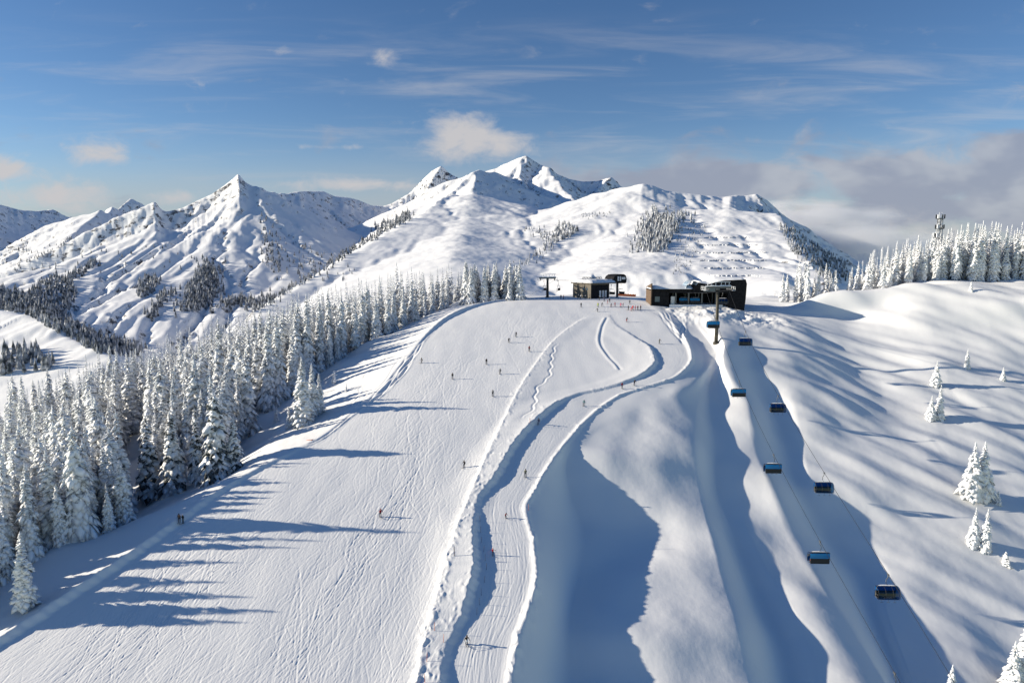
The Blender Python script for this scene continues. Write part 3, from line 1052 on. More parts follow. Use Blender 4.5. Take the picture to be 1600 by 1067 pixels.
# ---- left forest: front trees that can be told apart
G2 = 'front trees of the left forest'
tree_px(FOREST[:4], 40, 952, 828, 'frosted spruce nearest the bottom left corner, standing clear at the run edge', G2, 1.25)
tree_px(FOREST, 6, 905, 790, 'snowy spruce cut by the left picture edge behind the nearest spruce', G2, 1.1)
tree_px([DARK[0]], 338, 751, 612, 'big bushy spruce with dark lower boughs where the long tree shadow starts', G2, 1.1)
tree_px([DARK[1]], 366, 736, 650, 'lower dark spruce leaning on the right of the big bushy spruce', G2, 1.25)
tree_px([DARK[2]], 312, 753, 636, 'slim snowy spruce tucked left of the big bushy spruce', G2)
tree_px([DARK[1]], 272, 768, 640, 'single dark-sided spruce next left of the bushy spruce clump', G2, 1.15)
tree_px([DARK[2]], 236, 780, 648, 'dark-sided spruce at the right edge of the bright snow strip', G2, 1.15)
tree_px([FOREST[0]], 474, 662, 556, 'bright snowy spruce at the front of the clump by the footprints', G2, 1.3)
tree_px([FOREST[2]], 500, 645, 582, 'slim shaded spruce at the right end of the clump by the footprints', G2, 1.2)
tree_px([FOREST[0]], 488, 652, 566, 'middle spruce of the clump by the footprints', G2, 1.1)
tree_px([FOREST[3]], 428, 622, 520, 'dark spruce left of the clump by the footprints', G2, 1.1)
for px, py, pt, lb in [(522, 600, 578, 'tiny snowy sapling between the forest clump and the curved tree shadows, upper one'), (541, 612, 598, 'tiny snowy sapling out on the open snow, nearest to the ski run'),
                       (452, 668, 634, 'small snowy sapling at the foot of the clump by the footprints'), (432, 660, 634, 'small snowy sapling left of the clump by the footprints'),
                       (383, 676, 642, 'young snowy spruce on the bright snow between forest and run')]:
    tree_px(SAPLING, px, py, pt, lb, 'saplings beside the left forest', .9, name='young_spruce')

# ---- left forest: the mass
SKYX = [-300, 0, 30, 100, 160, 200, 250, 290, 350, 400, 440, 500, 560, 600, 650, 700, 740, 780, 815, 822]
SKYY = [590, 572, 556, 556, 545, 528, 520, 505, 490, 474, 455, 438, 432, 420, 402, 396, 408, 402, 405, 440]
lane = [(204, 790), (206, 740), (214, 695), (262, 652), (330, 645), (395, 660), (425, 665), (450, 690)]
lane = [at(*p) for p in lane]


def near_lane(x, y):
    for a, b in zip(lane[:-1], lane[1:]):
        d = b - a
        q = max(0, min(1, ((x - a.x) * d.x + (y - a.y) * d.y) / max(d.x ** 2 + d.y ** 2, 1e-6)))
        if math.hypot(x - a.x - q * d.x, y - a.y - q * d.y) < 4.6:
            return True
    return False


fr = random.Random(5)
pts = [(o.location.x, o.location.y) for o in scene.objects if o.get('category') == 'tree']
cand = []
for _ in range(32000):
    y = 1 / fr.uniform(1 / 318, 1 / 92)
    d = fr.uniform(1.2, 165)
    xe = float(EDGE.x(y))
    x = xe - d
    if x < -1.0 * y:
        continue
    if near_lane(x, y):
        continue
    z = ground(x, y)
    bpx, bpy_ = pix(x, y, z)
    # the bright strip and the few trees before it stay clear
    if 196 < bpx < 480 and y < 163:
        continue
    if y < 150:
        lim = 1.2
    elif y < 212:
        lim = float(np.interp(y, [150, 160, 200, 212], [2, 11, 11, 4]))
    elif y < 250:
        lim = 3.0
    else:
        lim = .8
    if d < lim:
        continue
    if y > 262 and x > 4:
        continue
    sp = 2.9 + .012 * max(0, d - 10) + .006 * max(0, y - 120)
    if any(abs(x - a) < sp and abs(y - b) < sp and math.hypot(x - a, y - b) < sp for a, b in pts):
        continue
    Hh = fr.gauss(21.5, 4.2)
    if d < 6 and fr.random() < .5:
        Hh *= fr.uniform(.6, .9)
    Hh = max(9, min(28, Hh))
    pxt, pyt = pix(x, y, z + Hh)
    top = np.interp(pxt, SKYX, SKYY) + fr.uniform(-8, 24)
    if pyt < top:
        # shorten what would stick out above the forest's outline
        zt = ray(pxt, top)[1] * y
        Hh = zt - z
        if Hh < 8.5:
            continue
    if y > 148:
        # trees up here stand low enough below the run's edge that their shadows stay off it
        Hm = float(base_z(y)) + .30 * (float(STEP_LEFT.x(y)) - x) + .6 - z
        if Hm < Hh:
            Hh = Hm
            if Hh < 9 or (Hh < 14 and fr.random() < .6):
                continue
    elif y > 122:
        Hm = float(base_z(y)) + .30 * (float(STEP_LEFT.x(y)) + 15 - x) - z
        Hh = min(Hh, max(Hm, 9))
    pts.append((x, y))
    cand.append((x, y, z, Hh, d, pix(x, y, z + Hh)))
# which of them the camera can see: nearer trees hide the ones behind, column by column
cand.sort(key=lambda c: c[1])
hor = np.full(1700, 2000.0)
vis = []
for c in cand:
    x, y, z, Hh, d, (pxt, pyt) = c
    hw = 1.7 * F / y
    a, b = int(max(0, pxt - hw)), int(min(1699, pxt + hw + 1))
    if b <= a:
        continue
    seg = hor[a:b]
    base = pix(x, y, z)[1]
    shown = np.clip(np.minimum(seg, base) - pyt, 0, None).mean()
    rel = shown / max(base - pyt, 1)
    tri = pyt + np.abs(np.arange(a, b) - pxt) / hw * (base - pyt) * .75
    hor[a:b] = np.minimum(seg, tri)
    if rel > .05:
        vis.append((shown * hw, c))
vis.sort(key=lambda v: -v[0])
LEFT_MAX = 150
labels = [
    (lambda px, y, d: px < 130 and y < 165, 'snow-laden spruce in the dense front of the forest near the left picture edge', 'forest trees near the left picture edge'),
    (lambda px, y, d: px < 240 and y < 175, 'snow-laden spruce in the forest front between left edge and bright snow strip', 'forest trees left of the snow strip'),
    (lambda px, y, d: px < 240 and y < 235, 'frosted spruce in the middle rows of the far left forest', 'middle rows of the far left forest'),
    (lambda px, y, d: px < 240, 'grey frosted treetop in the back rows of the far left forest', 'back rows of the far left forest'),
    (lambda px, y, d: px < 420 and y < 215, 'frosted spruce in the forest behind the bushy front clump', 'forest trees behind the bushy clump'),
    (lambda px, y, d: px < 420, 'frosted spruce high in the forest below the sunlit valley slope', 'back rows below the valley slope'),
    (lambda px, y, d: px < 560, 'white frosted spruce in the belt along the upper left run edge', 'tree belt along the upper left run edge'),
    (lambda px, y, d: px < 680, 'tall frosted spruce in the bright belt below the snowy hump', 'tall belt below the snowy hump'),
    (lambda px, y, d: True, 'dark-sided frosted spruce in the row behind the summit hump', 'dark row behind the summit hump'),
]


def choose(px, y):
    if px > 690:
        return fr.choice([FOREST[3], FOREST[1], FOREST[0], FOREST[6]])
    return fr.choice(FOREST)


for k, (sc_, c) in enumerate(vis[:LEFT_MAX]):
    x, y, z, Hh, d, (pxt, pyt) = c
    for f_, lb, gr in labels:
        if f_(pxt, y, d):
            break
    place_tree(choose(pxt, y), x, y, Hh, lb, gr, z, fr.uniform(.85, 1.2) if y < 220 else fr.uniform(.75, 1.0))

# the row behind the summit hump
bp = []
bl = []
for _ in range(1500):
    y = fr.uniform(273, 300)
    px = fr.uniform(722, 814)
    x = ray(px, 450)[0] * y
    if any(math.hypot(x - a, y - b) < 2.9 for a, b in bp + pts):
        continue
    z = ground(x, y)
    Hh = ray(px, float(np.interp(px, SKYX, SKYY)) + abs(fr.gauss(0, 10)))[1] * y - z
    if Hh < 6:
        continue
    bp.append((x, y))
    bl.append((x, y, z, Hh))
bl.sort(key=lambda c: c[1])
for x, y, z, Hh in bl[:34]:
    place_tree(fr.choice([FOREST[3], FOREST[1], FOREST[5], FOREST[7]]), x, y, Hh, labels[-1][1], labels[-1][2], z, fr.uniform(.8, 1.05))

# trees just outside the frame whose shadows fall on the run
for x, y, Hh in [(-93, 112, 20), (-97, 108, 22), (-90, 104, 18), (-96, 101, 21), (-101, 113, 23), (-88, 99, 17), (-104, 105, 22)]:
    place_tree(fr.choice(FOREST), x, y, Hh, 'spruce of the forest front just beyond the left picture edge', 'forest trees beyond the left edge', None, 1.15)

# ---- ridge on the right
RT = [(1232, 412), (1245, 406), (1262, 402), (1280, 404), (1296, 405), (1310, 410), (1330, 402), (1345, 404), (1356, 388), (1375, 384), (1398, 376), (1420, 366), (1440, 362), (1470, 360), (1485, 352), (1500, 347), (1520, 345), (1540, 341),
      (1560, 346), (1580, 345), (1600, 347), (1625, 345)]
rx = [p[0] for p in RT]
ry = [p[1] for p in RT]
r2 = random.Random(9)
rid = []
rpts = []
for _ in range(6000):
    y = r2.uniform(266, 306)
    px = r2.uniform(1222, 1640)
    if 1308 < px < 1326:
        continue
    x = ray(px, 440)[0] * y
    if px < 1345 and y > 288:
        continue
    if 1471 < px < 1492 and y < 280:
        continue
    front = float(np.interp(px, [1222, 1400, 1480, 1600], [276, 272, 274, 276]))
    if y < front:
        continue
    if any(math.hypot(x - a, y - b) < 3.3 for a, b in rpts) or gnoise(np.array([x / 9]), np.array([y / 14]))[0] < -.42:
        continue
    z = ground(x, y)
    top = np.interp(px, rx, ry) + abs(r2.gauss(0, 11)) + (r2.uniform(8, 26) if r2.random() < .35 else 0)
    Hh = ray(px, top)[1] * y - z
    if Hh < 4:
        continue
    rpts.append((x, y))
    rid.append((x, y, z, Hh, px))
rid.sort(key=lambda c: c[1])
RIGHT_MAX = 84
lb_r = [(lambda px, y: px < 1310, 'white rime-covered spruce in the low row behind the distant skiers', 'low white row on the right ridge'),
        (lambda px, y: px < 1460 and y < 283, 'white rime-covered spruce in the ridge front row left of the mast', 'ridge front row left of the mast'),
        (lambda px, y: px < 1460, 'white rime-covered treetop behind the ridge front row left of the mast', 'ridge back rows left of the mast'),
        (lambda px, y: y < 283, 'white rime-covered spruce in the ridge front row right of the mast', 'ridge front row right of the mast'),
        (lambda px, y: True, 'white rime-covered treetop behind the ridge front row right of the mast', 'ridge back rows right of the mast')]
for x, y, z, Hh, px in rid[:RIGHT_MAX]:
    for f_, lb, gr in lb_r:
        if f_(px, y):
            break
    place_tree(r2.choice(WHITE), x, y, Hh, lb, gr, z, r2.uniform(.8, 1.1))


def mass(name, items, protos, label):
    """many far trees as ONE mesh"""
    V, Fs, Mi = [], [], []
    off = 0
    rr = random.Random(3)
    data = []
    for crown, trunk, h0 in protos:
        co = np.empty(len(crown.vertices) * 3)
        crown.vertices.foreach_get('co', co)
        data.append((co.reshape(-1, 3), [tuple(p.vertices) for p in crown.polygons], [p.material_index for p in crown.polygons], h0))
    for x, y, z, Hh in items:
        co, fs, mi, h0 = rr.choice(data)
        a = rr.uniform(0, 6.28)
        s = Hh / h0
        c, sn = math.cos(a) * s, math.sin(a) * s
        q = np.stack([co[:, 0] * c - co[:, 1] * sn + x, co[:, 0] * sn + co[:, 1] * c + y, co[:, 2] * s + z - .15], 1)
        V.append(q)
        Fs += [tuple(i + off for i in f) for f in fs]
        Mi += mi
        off += len(co)
    me = bpy.data.meshes.new(name)
    me.from_pydata(np.concatenate(V).tolist(), [], Fs)
    for m in protos[0][0].materials:
        me.materials.append(m)
    me.polygons.foreach_set('material_index', Mi)
    me.polygons.foreach_set('use_smooth', [True] * len(Mi))
    me.update()
    return tag(mesh_obj(name, me), label, None, None, 'stuff')


LOWP = [spruce_meshes('far_spruce', 500 + i, 20, rr, .78, M_NEEDLE, 1.15, False, .7, .75) for i, rr in enumerate([2.1, 2.5, 2.8])]
LOWW = [spruce_meshes('far_white_spruce', 520 + i, 18, rr, .95, M_NEEDLE_W, 1.0, False, .7, .7) for i, rr in enumerate([1.8, 2.2])]
rest = [c[1][:4] for c in vis[LEFT_MAX:]]
mass('forest', rest, LOWP, 'grey frosted forest filling the gaps behind the left front trees')
if len(rid) > RIGHT_MAX:
    mass('ridge_forest', [c[:4] for c in rid[RIGHT_MAX:]], LOWW, 'white rime-covered wood behind the right ridge front row')
print('trees', n_trees, 'left visible', len(vis), 'candidates', len(cand), 'ridge', len(rid), flush=True)

# ---- woods on the far mountains: each patch one mass of tiny trees
M_FAR_TREE = noisy('far_tree', (.055, .065, .075), (.48, .50, .54), .12, .9, 0, .1, .38, .64)
M_FAR_FROST = noisy('far_frosted_tree', (.16, .17, .19), (.62, .64, .67), .15, .9, 0, .1, .40, .62)


def far_wood(name, label, spots, material=None):
    V, Fs = [], []
    rr = random.Random(len(spots))
    for x, y, z, Hh in spots:
        b = len(V)
        R_ = Hh * rr.uniform(.15, .22)
        a0 = rr.uniform(0, 6)
        n = 5
        for zz, r_ in ((-.1, .7), (.12, 1.0), (.40, .55), (.42, .75), (.72, .3)):
            for k in range(n):
                a = a0 + k * 6.2832 / n + zz
                V.append((x + math.cos(a) * R_ * r_, y + math.sin(a) * R_ * r_, z + Hh * zz))
        V.append((x, y, z + Hh))
        for l_ in range(4):
            for k in range(n):
                k2 = (k + 1) % n
                Fs.append((b + l_ * n + k, b + l_ * n + k2, b + (l_ + 1) * n + k2, b + (l_ + 1) * n + k))
        for k in range(n):
            Fs.append((b + 4 * n + k, b + 4 * n + (k + 1) % n, b + 5 * n))
    me = bpy.data.meshes.new(name)
    me.from_pydata(V, [], Fs)
    me.materials.append(material or M_FAR_TREE)
    me.update()
    return tag(mesh_obj(name, me), label, None, None, 'stuff')


# where a line of sight first meets the mountains
_far_Y = np.exp(np.linspace(math.log(345), math.log(7500), 1400))


def far_at(px, py):
    kx, kz = ray(px, py)
    g = far_ground(kx * _far_Y, _far_Y)
    ok = np.nonzero((kz * _far_Y < g) & (_far_Y > 480))[0]
    if not len(ok):
        return None
    Y = _far_Y[ok[0]]
    return kx * Y, Y, float(far_ground(np.array([kx * Y]), np.array([Y]))[0])


def wood_patch(poly, n, hpx, seed):
    """n trees on the mountainside inside an outline of the photograph; hpx = tree height there in pixels"""
    rr = random.Random(seed)
    xs = [p[0] for p in poly]
    ys = [p[1] for p in poly]
    out = []
    tries = 0
    while len(out) < n and tries < n * 12:
        tries += 1
        px, py = rr.uniform(min(xs), max(xs)), rr.uniform(min(ys), max(ys))
        ins = False
        j = len(poly) - 1
        for i in range(len(poly)):
            if (ys[i] > py) != (ys[j] > py) and px < (xs[j] - xs[i]) * (py - ys[i]) / (ys[j] - ys[i]) + xs[i]:
                ins = not ins
            j = i
        if not ins:
            continue
        p = far_at(px, py)
        if p is None:
            continue
        out.append((*p, hpx * p[1] / F * rr.uniform(.65, 1.25)))
    return out


def wood_line(pts, n, hpx, spread, seed):
    rr = random.Random(seed)
    out = []
    for _ in range(n):
        i = rr.randrange(len(pts) - 1)
        f = rr.random()
        px = pts[i][0] + f * (pts[i + 1][0] - pts[i][0]) + rr.gauss(0, spread)
        py = pts[i][1] + f * (pts[i + 1][1] - pts[i][1]) + rr.gauss(0, spread)
        p = far_at(px, py)
        if p:
            out.append((*p, hpx * p[1] / F * rr.uniform(.6, 1.25)))
    return out


far_wood('valley_wood', 'dark fir wood along the shaded valley floor at far left',
         wood_patch([(-20, 448), (20, 455), (60, 478), (110, 505), (165, 530), (230, 545), (215, 560), (150, 552), (90, 520), (40, 492), (-20, 480)], 620, 15, 1) +
         wood_patch([(0, 545), (60, 550), (95, 575), (-20, 590)], 60, 22, 2))
far_wood('slope_wood', 'dark fir wood in a band on the lower left mountainside',
         wood_patch([(28, 478), (60, 446), (88, 432), (112, 440), (122, 462), (110, 485), (80, 500), (45, 492)], 380, 11, 3) + wood_line([(100, 440), (130, 425), (150, 412)], 80, 9, 3, 4))
far_wood('grove', 'dense dark triangular fir grove low on the left mountain', wood_patch([(280, 488), (300, 440), (318, 420), (335, 418), (342, 445), (330, 480), (305, 488)], 300, 13, 5) + wood_line([(272, 492), (296, 436), (320, 412), (345, 425), (345, 470), (325, 490)], 90, 10, 6, 26))
far_wood('grove', 'small dark fir grove left of the triangular grove', wood_patch([(212, 462), (218, 440), (235, 435), (252, 440), (240, 458), (222, 466)], 90, 11, 6))
far_wood('grove', 'ragged firs strung out below the triangular grove', wood_line([(235, 500), (250, 470), (270, 455)], 70, 12, 5, 7) + wood_line([(345, 480), (370, 472), (395, 480), (430, 468)], 130, 11, 5, 8))
far_wood('ridge_firs', 'dark firs along the edge of the long diagonal ridge', wood_line([(395, 488), (440, 460), (480, 436), (530, 404), (565, 383), (600, 362), (640, 340)], 260, 8, 2.5, 9) + wood_line([(585, 360), (620, 348), (640, 338)], 90, 8, 4, 10))
far_wood('scattered_firs', 'sparse dark firs dotted over the shaded face of the left peak', wood_patch([(410, 330), (440, 370), (520, 400), (560, 420), (540, 440), (470, 440), (405, 410)], 120, 7, 11) + wood_line([(412, 350), (420, 400), (440, 430)], 60, 8, 6, 12))
far_wood('scattered_firs', 'thin line of firs along the sunny left mountainside', wood_line([(25, 420), (60, 402), (95, 385), (110, 372)], 50, 5, 3, 13) + wood_patch([(0, 380), (100, 400), (260, 380), (350, 420), (250, 430), (60, 440)], 50, 6, 14))
far_wood('grove', 'grey frosted plantation on the slope above the right-hand station', wood_patch([(994, 395), (1000, 358), (1020, 342), (1045, 338), (1068, 350), (1052, 372), (1040, 395)], 300, 13, 15) + wood_line([(990, 398), (996, 356), (1022, 336), (1060, 336), (1085, 345)], 60, 10, 5, 25), M_FAR_FROST)
far_wood('grove', 'grey fir clump on the sunny hill above the left-hand station', wood_patch([(860, 372), (872, 352), (888, 350), (906, 362), (888, 374), (868, 380)], 90, 9, 16) + wood_line([(828, 360), (850, 368), (866, 378), (850, 392), (812, 415)], 110, 7, 4, 17), M_FAR_FROST)
far_wood('scattered_firs', 'frosted scrub above the avalanche terraces', wood_patch([(1060, 352), (1105, 352), (1090, 400), (1070, 430), (1050, 430)], 160, 4, 18) + wood_patch([(905, 335), (960, 330), (950, 340), (915, 345)], 40, 4, 19), M_FAR_FROST)
far_wood('slope_wood', 'dark fir wood on the shaded flank right of the distant rocky peak', wood_patch([(1215, 352), (1240, 358), (1275, 385), (1320, 410), (1330, 440), (1290, 440), (1240, 400)], 420, 7, 20))


# ---- avalanche barriers on the slope above the right-hand station
M_BARRIER = noisy('barrier_steel', (.22, .23, .26), (.70, .72, .75), .2, .7, .2, .3, .40, .60)
rows = [('topmost', 372, 1100, 1172), ('second from the top', 384, 1092, 1190), ('third from the top', 396, 1090, 1200), ('third from the bottom', 408, 1094, 1200), ('second from the bottom', 420, 1100, 1196), ('lowest', 432, 1106, 1190)]
rb = random.Random(6)
for nm, py, xa, xb in rows:
    P = [far_at(px, py + rb.uniform(-.8, .8)) for px in np.arange(xa, xb, 2.0)]
    P = [p for p in P if p]
    # drop jumps to another ridge
    y_m = sorted(p[1] for p in P)[len(P) // 2]
    P = [p for p in P if abs(p[1] - y_m) < 260]
    mb = MB()
    o = P[0]
    for a, b in zip(P[:-1], P[1:]):
        if rb.random() < .10 or abs(a[1] - b[1]) > 60:
            continue
        q = lambda p, h, dy=0: (p[0] - o[0], p[1] - o[1] + dy, p[2] - o[2] + h)
        mb.add([q(a, -1), q(b, -1), q(b, 2.0, 1.0), q(a, 2.0, 1.0), q(a, -1, .6), q(b, -1, .6), q(b, 2.0, 1.5), q(a, 2.0, 1.5)], [(0, 1, 2, 3), (7, 6, 5, 4), (3, 2, 6, 7), (0, 3, 7, 4), (1, 5, 6, 2)])
    t_ = mb.build('avalanche_barrier', M_BARRIER)
    t_.location = o
    tag(t_, nm + ' row of snow-caked avalanche barriers above the right-hand station', 'avalanche barrier', 'avalanche barriers on the far slope')
# ================================================================== CHAIRLIFT
M_STEEL = mat('galvanised_steel', (.13, .135, .14), .5, .5)
M_DARK = mat('dark_steel', (.03, .032, .035), .5, .3)
M_BLACK = noisy('black_cladding', (.008, .008, .010), (.020, .020, .023), 1.2, .75, 0, .12)
M_SEAT = mat('black_seat_cushion', (.016, .017, .02), .7)
M_POLE = noisy('tower_paint', (.040, .037, .028), (.075, .07, .055), .9, .6, .2)
M_RIME = snow_material('rime', (.82, .84, .87), 6.0, .05)
M_WOOD = noisy('brown_larch_cladding', (.09, .058, .036), (.14, .095, .062), 1.5, .75)
M_TAUPE = noisy('taupe_cladding', (.115, .10, .082), (.145, .13, .105), .7, .75)
M_ORANGE = mat('orange_plastic', (.62, .17, .05), .6)
M_GLASSY = mat('window_glass', (.06, .10, .14), .08, 0, .8)
M_PANE = mat('pale_panel', (.62, .64, .66), .4)


def bubble_material():
    m = bpy.data.materials.new('blue_bubble')
    m.use_nodes = True
    nt_ = m.node_tree
    nt_.nodes.remove(nt_.nodes['Principled BSDF'])
    out = nt_.nodes['Material Output']
    tr_ = N(m, 'ShaderNodeBsdfTransparent')
    tr_.inputs[0].default_value = (.03, .13, .28, 1)
    gl = N(m, 'ShaderNodeBsdfGlossy')
    gl.inputs['Color'].default_value = (.75, .85, 1, 1)
    gl.inputs['Roughness'].default_value = .06
    di = N(m, 'ShaderNodeBsdfDiffuse')
    di.inputs[0].default_value = (.004, .02, .06, 1)
    m1 = N(m, 'ShaderNodeMixShader')
    m1.inputs[0].default_value = .15
    L(m, tr_, 0, m1, 1); L(m, di, 0, m1, 2)
    fr_ = N(m, 'ShaderNodeFresnel')
    fr_.inputs['IOR'].default_value = 1.5
    m2 = N(m, 'ShaderNodeMixShader')
    L(m, fr_, 0, m2, 0); L(m, m1, 0, m2, 1); L(m, gl, 0, m2, 2)
    L(m, m2, 0, out, 'Surface')
    return m


M_BUBBLE = bubble_material()


def rear_material():
    m = bpy.data.materials.new('blue_rear_canopy')
    m.use_nodes = True
    b_ = m.node_tree.nodes['Principled BSDF']
    b_.inputs['Base Color'].default_value = (.02, .27, .60, 1)
    b_.inputs['Roughness'].default_value = .2
    tl = N(m, 'ShaderNodeBsdfTranslucent')
    tl.inputs[0].default_value = (.03, .40, .95, 1)
    mx_ = N(m, 'ShaderNodeMixShader')
    mx_.inputs[0].default_value = .5
    L(m, b_, 0, mx_, 1); L(m, tl, 0, mx_, 2)
    L(m, mx_, 0, m.node_tree.nodes['Material Output'], 'Surface')
    return m


M_REAR = rear_material()


def chair_meshes():
    d = {}
    h = MB()
    h.box((-.10, -.28, -.12), (.10, .28, .14), 0, bev=.04)
    h.tube([(0, 0, 0), (.02, -.02, -.5), (.22, -.12, -.9), (.22, -.16, -1.5), (0, -.12, -1.95)], [.075, .07, .06, .06, .07], 8, 0)
    d['hanger'] = h.mesh('chair_hanger', M_STEEL)
    f = MB()
    f.tube([(-1.45, -.12, -2.02), (1.45, -.12, -2.02)], .07, 8)
    for sx in (-1, 1):
        f.tube([(sx * 1.45, -.12, -2.02), (sx * 1.62, -.14, -2.2), (sx * 1.66, -.42, -3.0), (sx * 1.66, -.45, -4.15), (sx * 1.66, .25, -4.22)], .055, 7)
        f.tube([(sx * .7, -.12, -1.9), (sx * .7, -.12, -2.14)], .05, 6)
        f.tube([(sx * 1.66, -.44, -3.55), (sx * 1.66, .30, -3.62)], .035, 6)
    d['frame'] = f.mesh('chair_frame', M_STEEL)
    b = MB()
    prof = [(-.42, -2.20), (-.05, -2.14), (.35, -2.22), (.68, -2.45), (.90, -2.85), (.97, -3.30), (.92, -3.75), (.74, -4.15)]
    nx = 13
    V = []
    for i in range(nx):
        u = -1 + 2 * i / (nx - 1)
        x = 1.86 * u
        e = 1 - .12 * abs(u) ** 6
        for (y, z) in prof:
            V.append((x, (y + .1) * e - .1, -3.1 + (z + 3.1) * (1 - .06 * abs(u) ** 5)))
    np_ = len(prof)
    Fc = [(i * np_ + k, (i + 1) * np_ + k, (i + 1) * np_ + k + 1, i * np_ + k + 1) for i in range(nx - 1) for k in range(np_ - 1)]
    b.add(V, Fc, 0, True)
    d['bubble'] = b.mesh('chair_bubble', M_BUBBLE)
    g = MB()
    for x in (-1.86, -.62, .62, 1.86):
        pts_ = [(x * (.998), y + .012 if y > 0 else y, z + .01) for y, z in prof]
        g.tube(pts_, .028, 5)
    for y, z in (prof[0], prof[-1]):
        g.tube([(-1.86, y, z + .01), (1.86, y, z + .01)], .028, 5)
    d['bubble_rim'] = g.mesh('chair_bubble_rim', M_DARK)
    s = MB()
    for k in range(6):
        x0 = -1.6 + k * .54
        s.box((x0, -.40, -4.22), (x0 + .50, .22, -4.06), 0, bev=.05)
    d['seat'] = s.mesh('chair_seat', M_SEAT)
    r = MB()
    for k in range(6):
        x0 = -1.6 + k * .54
        r.box((x0, -.52, -4.08), (x0 + .50, -.40, -3.12), 0, bev=.05)
    r.box((-1.78, -.58, -4.20), (1.78, -.515, -3.12), 0, bev=.03)
    d['backrest'] = r.mesh('chair_backrest', M_SEAT)
    k_ = MB()
    V, Fc = [], []
    prof_b = [(-.43, -2.19), (-.52, -2.45), (-.57, -2.8), (-.60, -3.16)]
    for i in range(9):
        u = -1 + 2 * i / 8
        for (y, z) in prof_b:
            V.append((1.84 * u, y + .05 * abs(u) ** 4, z - .05 * abs(u) ** 4 * (z < -3)))
    for i in range(8):
        for q in range(3):
            Fc.append((i * 4 + q, i * 4 + q + 1, (i + 1) * 4 + q + 1, (i + 1) * 4 + q))
    k_.add(V, Fc, 0, True)
    d['rear_window'] = k_.mesh('chair_rear_window', M_REAR)
    p = MB()
    p.tube([(-1.5, .25, -3.55), (-1.5, .50, -3.55), (1.5, .50, -3.55), (1.5, .25, -3.55)], .03, 6)
    for x in (-1.1, 0, 1.1):
        p.tube([(x, .50, -3.55), (x, .62, -4.72)], .022, 6)
        p.tube([(x - .28, .62, -4.72), (x + .28, .62, -4.72)], .022, 6)
    d['footrest'] = p.mesh('chair_footrest', M_STEEL)
    w_ = MB()
    nxx = 10
    Vv, Ff = [], []
    for i in range(nxx):
        x = -1.5 + 3.0 * i / (nxx - 1)
        t_ = .10 * (1 - (2 * i / (nxx - 1) - 1) ** 4) + .02
        Vv += [(x, -.24, -1.98), (x, -.12, -1.96 + t_), (x, .0, -1.98)]
    for i in range(nxx - 1):
        for k in range(2):
            Ff.append((i * 3 + k, i * 3 + k + 1, (i + 1) * 3 + k + 1, (i + 1) * 3 + k))
    w_.add(Vv, Ff, 0, True)
    d['snow_cap'] = w_.mesh('chair_snow', M_RIME)
    return d


CHAIR = chair_meshes()


def chair(x, y, z, rz, label, group, scale=1.0, bubble=True):
    t_ = empty('lift_chair', (x, y, z), rz, label, 'lift chair', group)
    t_.scale = (scale,) * 3
    for k, me_ in CHAIR.items():
        if not bubble and k in ('bubble', 'bubble_rim', 'rear_window'):
            continue
        if k in ('bubble_rim',):
            continue
        o = mesh_obj(k, me_, t_)
        if k == 'bubble':
            mesh_obj('bubble_rim', CHAIR['bubble_rim'], o)
    return t_


TB = at(1119, 536)                       # foot of the near lift tower
LEAN = .040                              # the line runs a little to the left on its way down
XL_, XR_ = TB.x - 3.5, TB.x + 3.5


def on_rope(px, py, x):
    kx, kz = ray(px, py)
    y = (x - LEAN * TB.y) / (kx - LEAN)
    return (kx * y, y, kz * y)


left_g = [on_rope(*p, XL_) for p in [(1115, 498), (1155, 592), (1209, 707), (1281, 850), (1398, 1049)]]
right_g = [on_rope(*p, XR_) for p in [(1165, 519), (1216, 616), (1288, 739), (1388, 898), (1478, 1043)]]
HEAD_Z = ray(1119, 452)[1] * TB.y
cl = np.polyfit([g[1] for g in left_g] + [TB.y], [g[2] for g in left_g] + [HEAD_Z - .2], 3)
cr_ = np.polyfit([g[1] for g in right_g] + [TB.y], [g[2] for g in right_g] + [HEAD_Z - .2], 3)


def rope(name, x, coef, label, yend, zend, xend):
    mb = MB()
    ys = np.linspace(62, TB.y, 40)
    P = [(x + LEAN * (float(y) - TB.y), float(y), float(np.polyval(coef, y))) for y in ys]
    P.append((xend, yend, zend))
    mb.tube(P, .045, 6)
    o = mb.build(name, M_DARK)
    return tag(o, label, 'cable', 'haul ropes of the near chairlift')


ZS = ray(1110, 458)[1] * 246
rope('haul_rope', XL_, cl, 'dark haul rope carrying the occupied blue chairs uphill, left of the pair', 246, ZS, TB.x - 2.6)
rope('haul_rope', XR_, cr_, 'dark haul rope carrying the empty dark-fronted chairs downhill, right of the pair', 246, ZS, TB.x + 2.6)

CH_UP = []
ul = ['blue-canopied occupied chair hanging in front of the tall lift tower', 'occupied blue-canopied chair, next below the lift tower on the left cable',
      'occupied blue-canopied chair at mid height of the left cable', 'largest occupied blue-canopied chair, lowest fully seen on the left cable', 'chair cut off by the bottom edge, only its hanger showing']
for g, lb in zip(left_g, ul):
    z = float(np.polyval(cl, g[1]))
    CH_UP.append(chair(g[0], g[1], z - .05, -LEAN, lb, 'chairs on the uphill cable'))
dl = ['empty dark-fronted chair, highest on the right cable beside the lift tower', 'empty dark-fronted chair, second from the top on the right cable',
      'empty dark-fronted chair, third from the top on the right cable', 'largest empty dark-fronted chair, lowest on the right cable']
for g, lb in zip(right_g[:4], dl):
    z = float(np.polyval(cr_, g[1]))
    chair(g[0], g[1], z - .05, math.pi - LEAN, lb, 'chairs on the downhill cable')


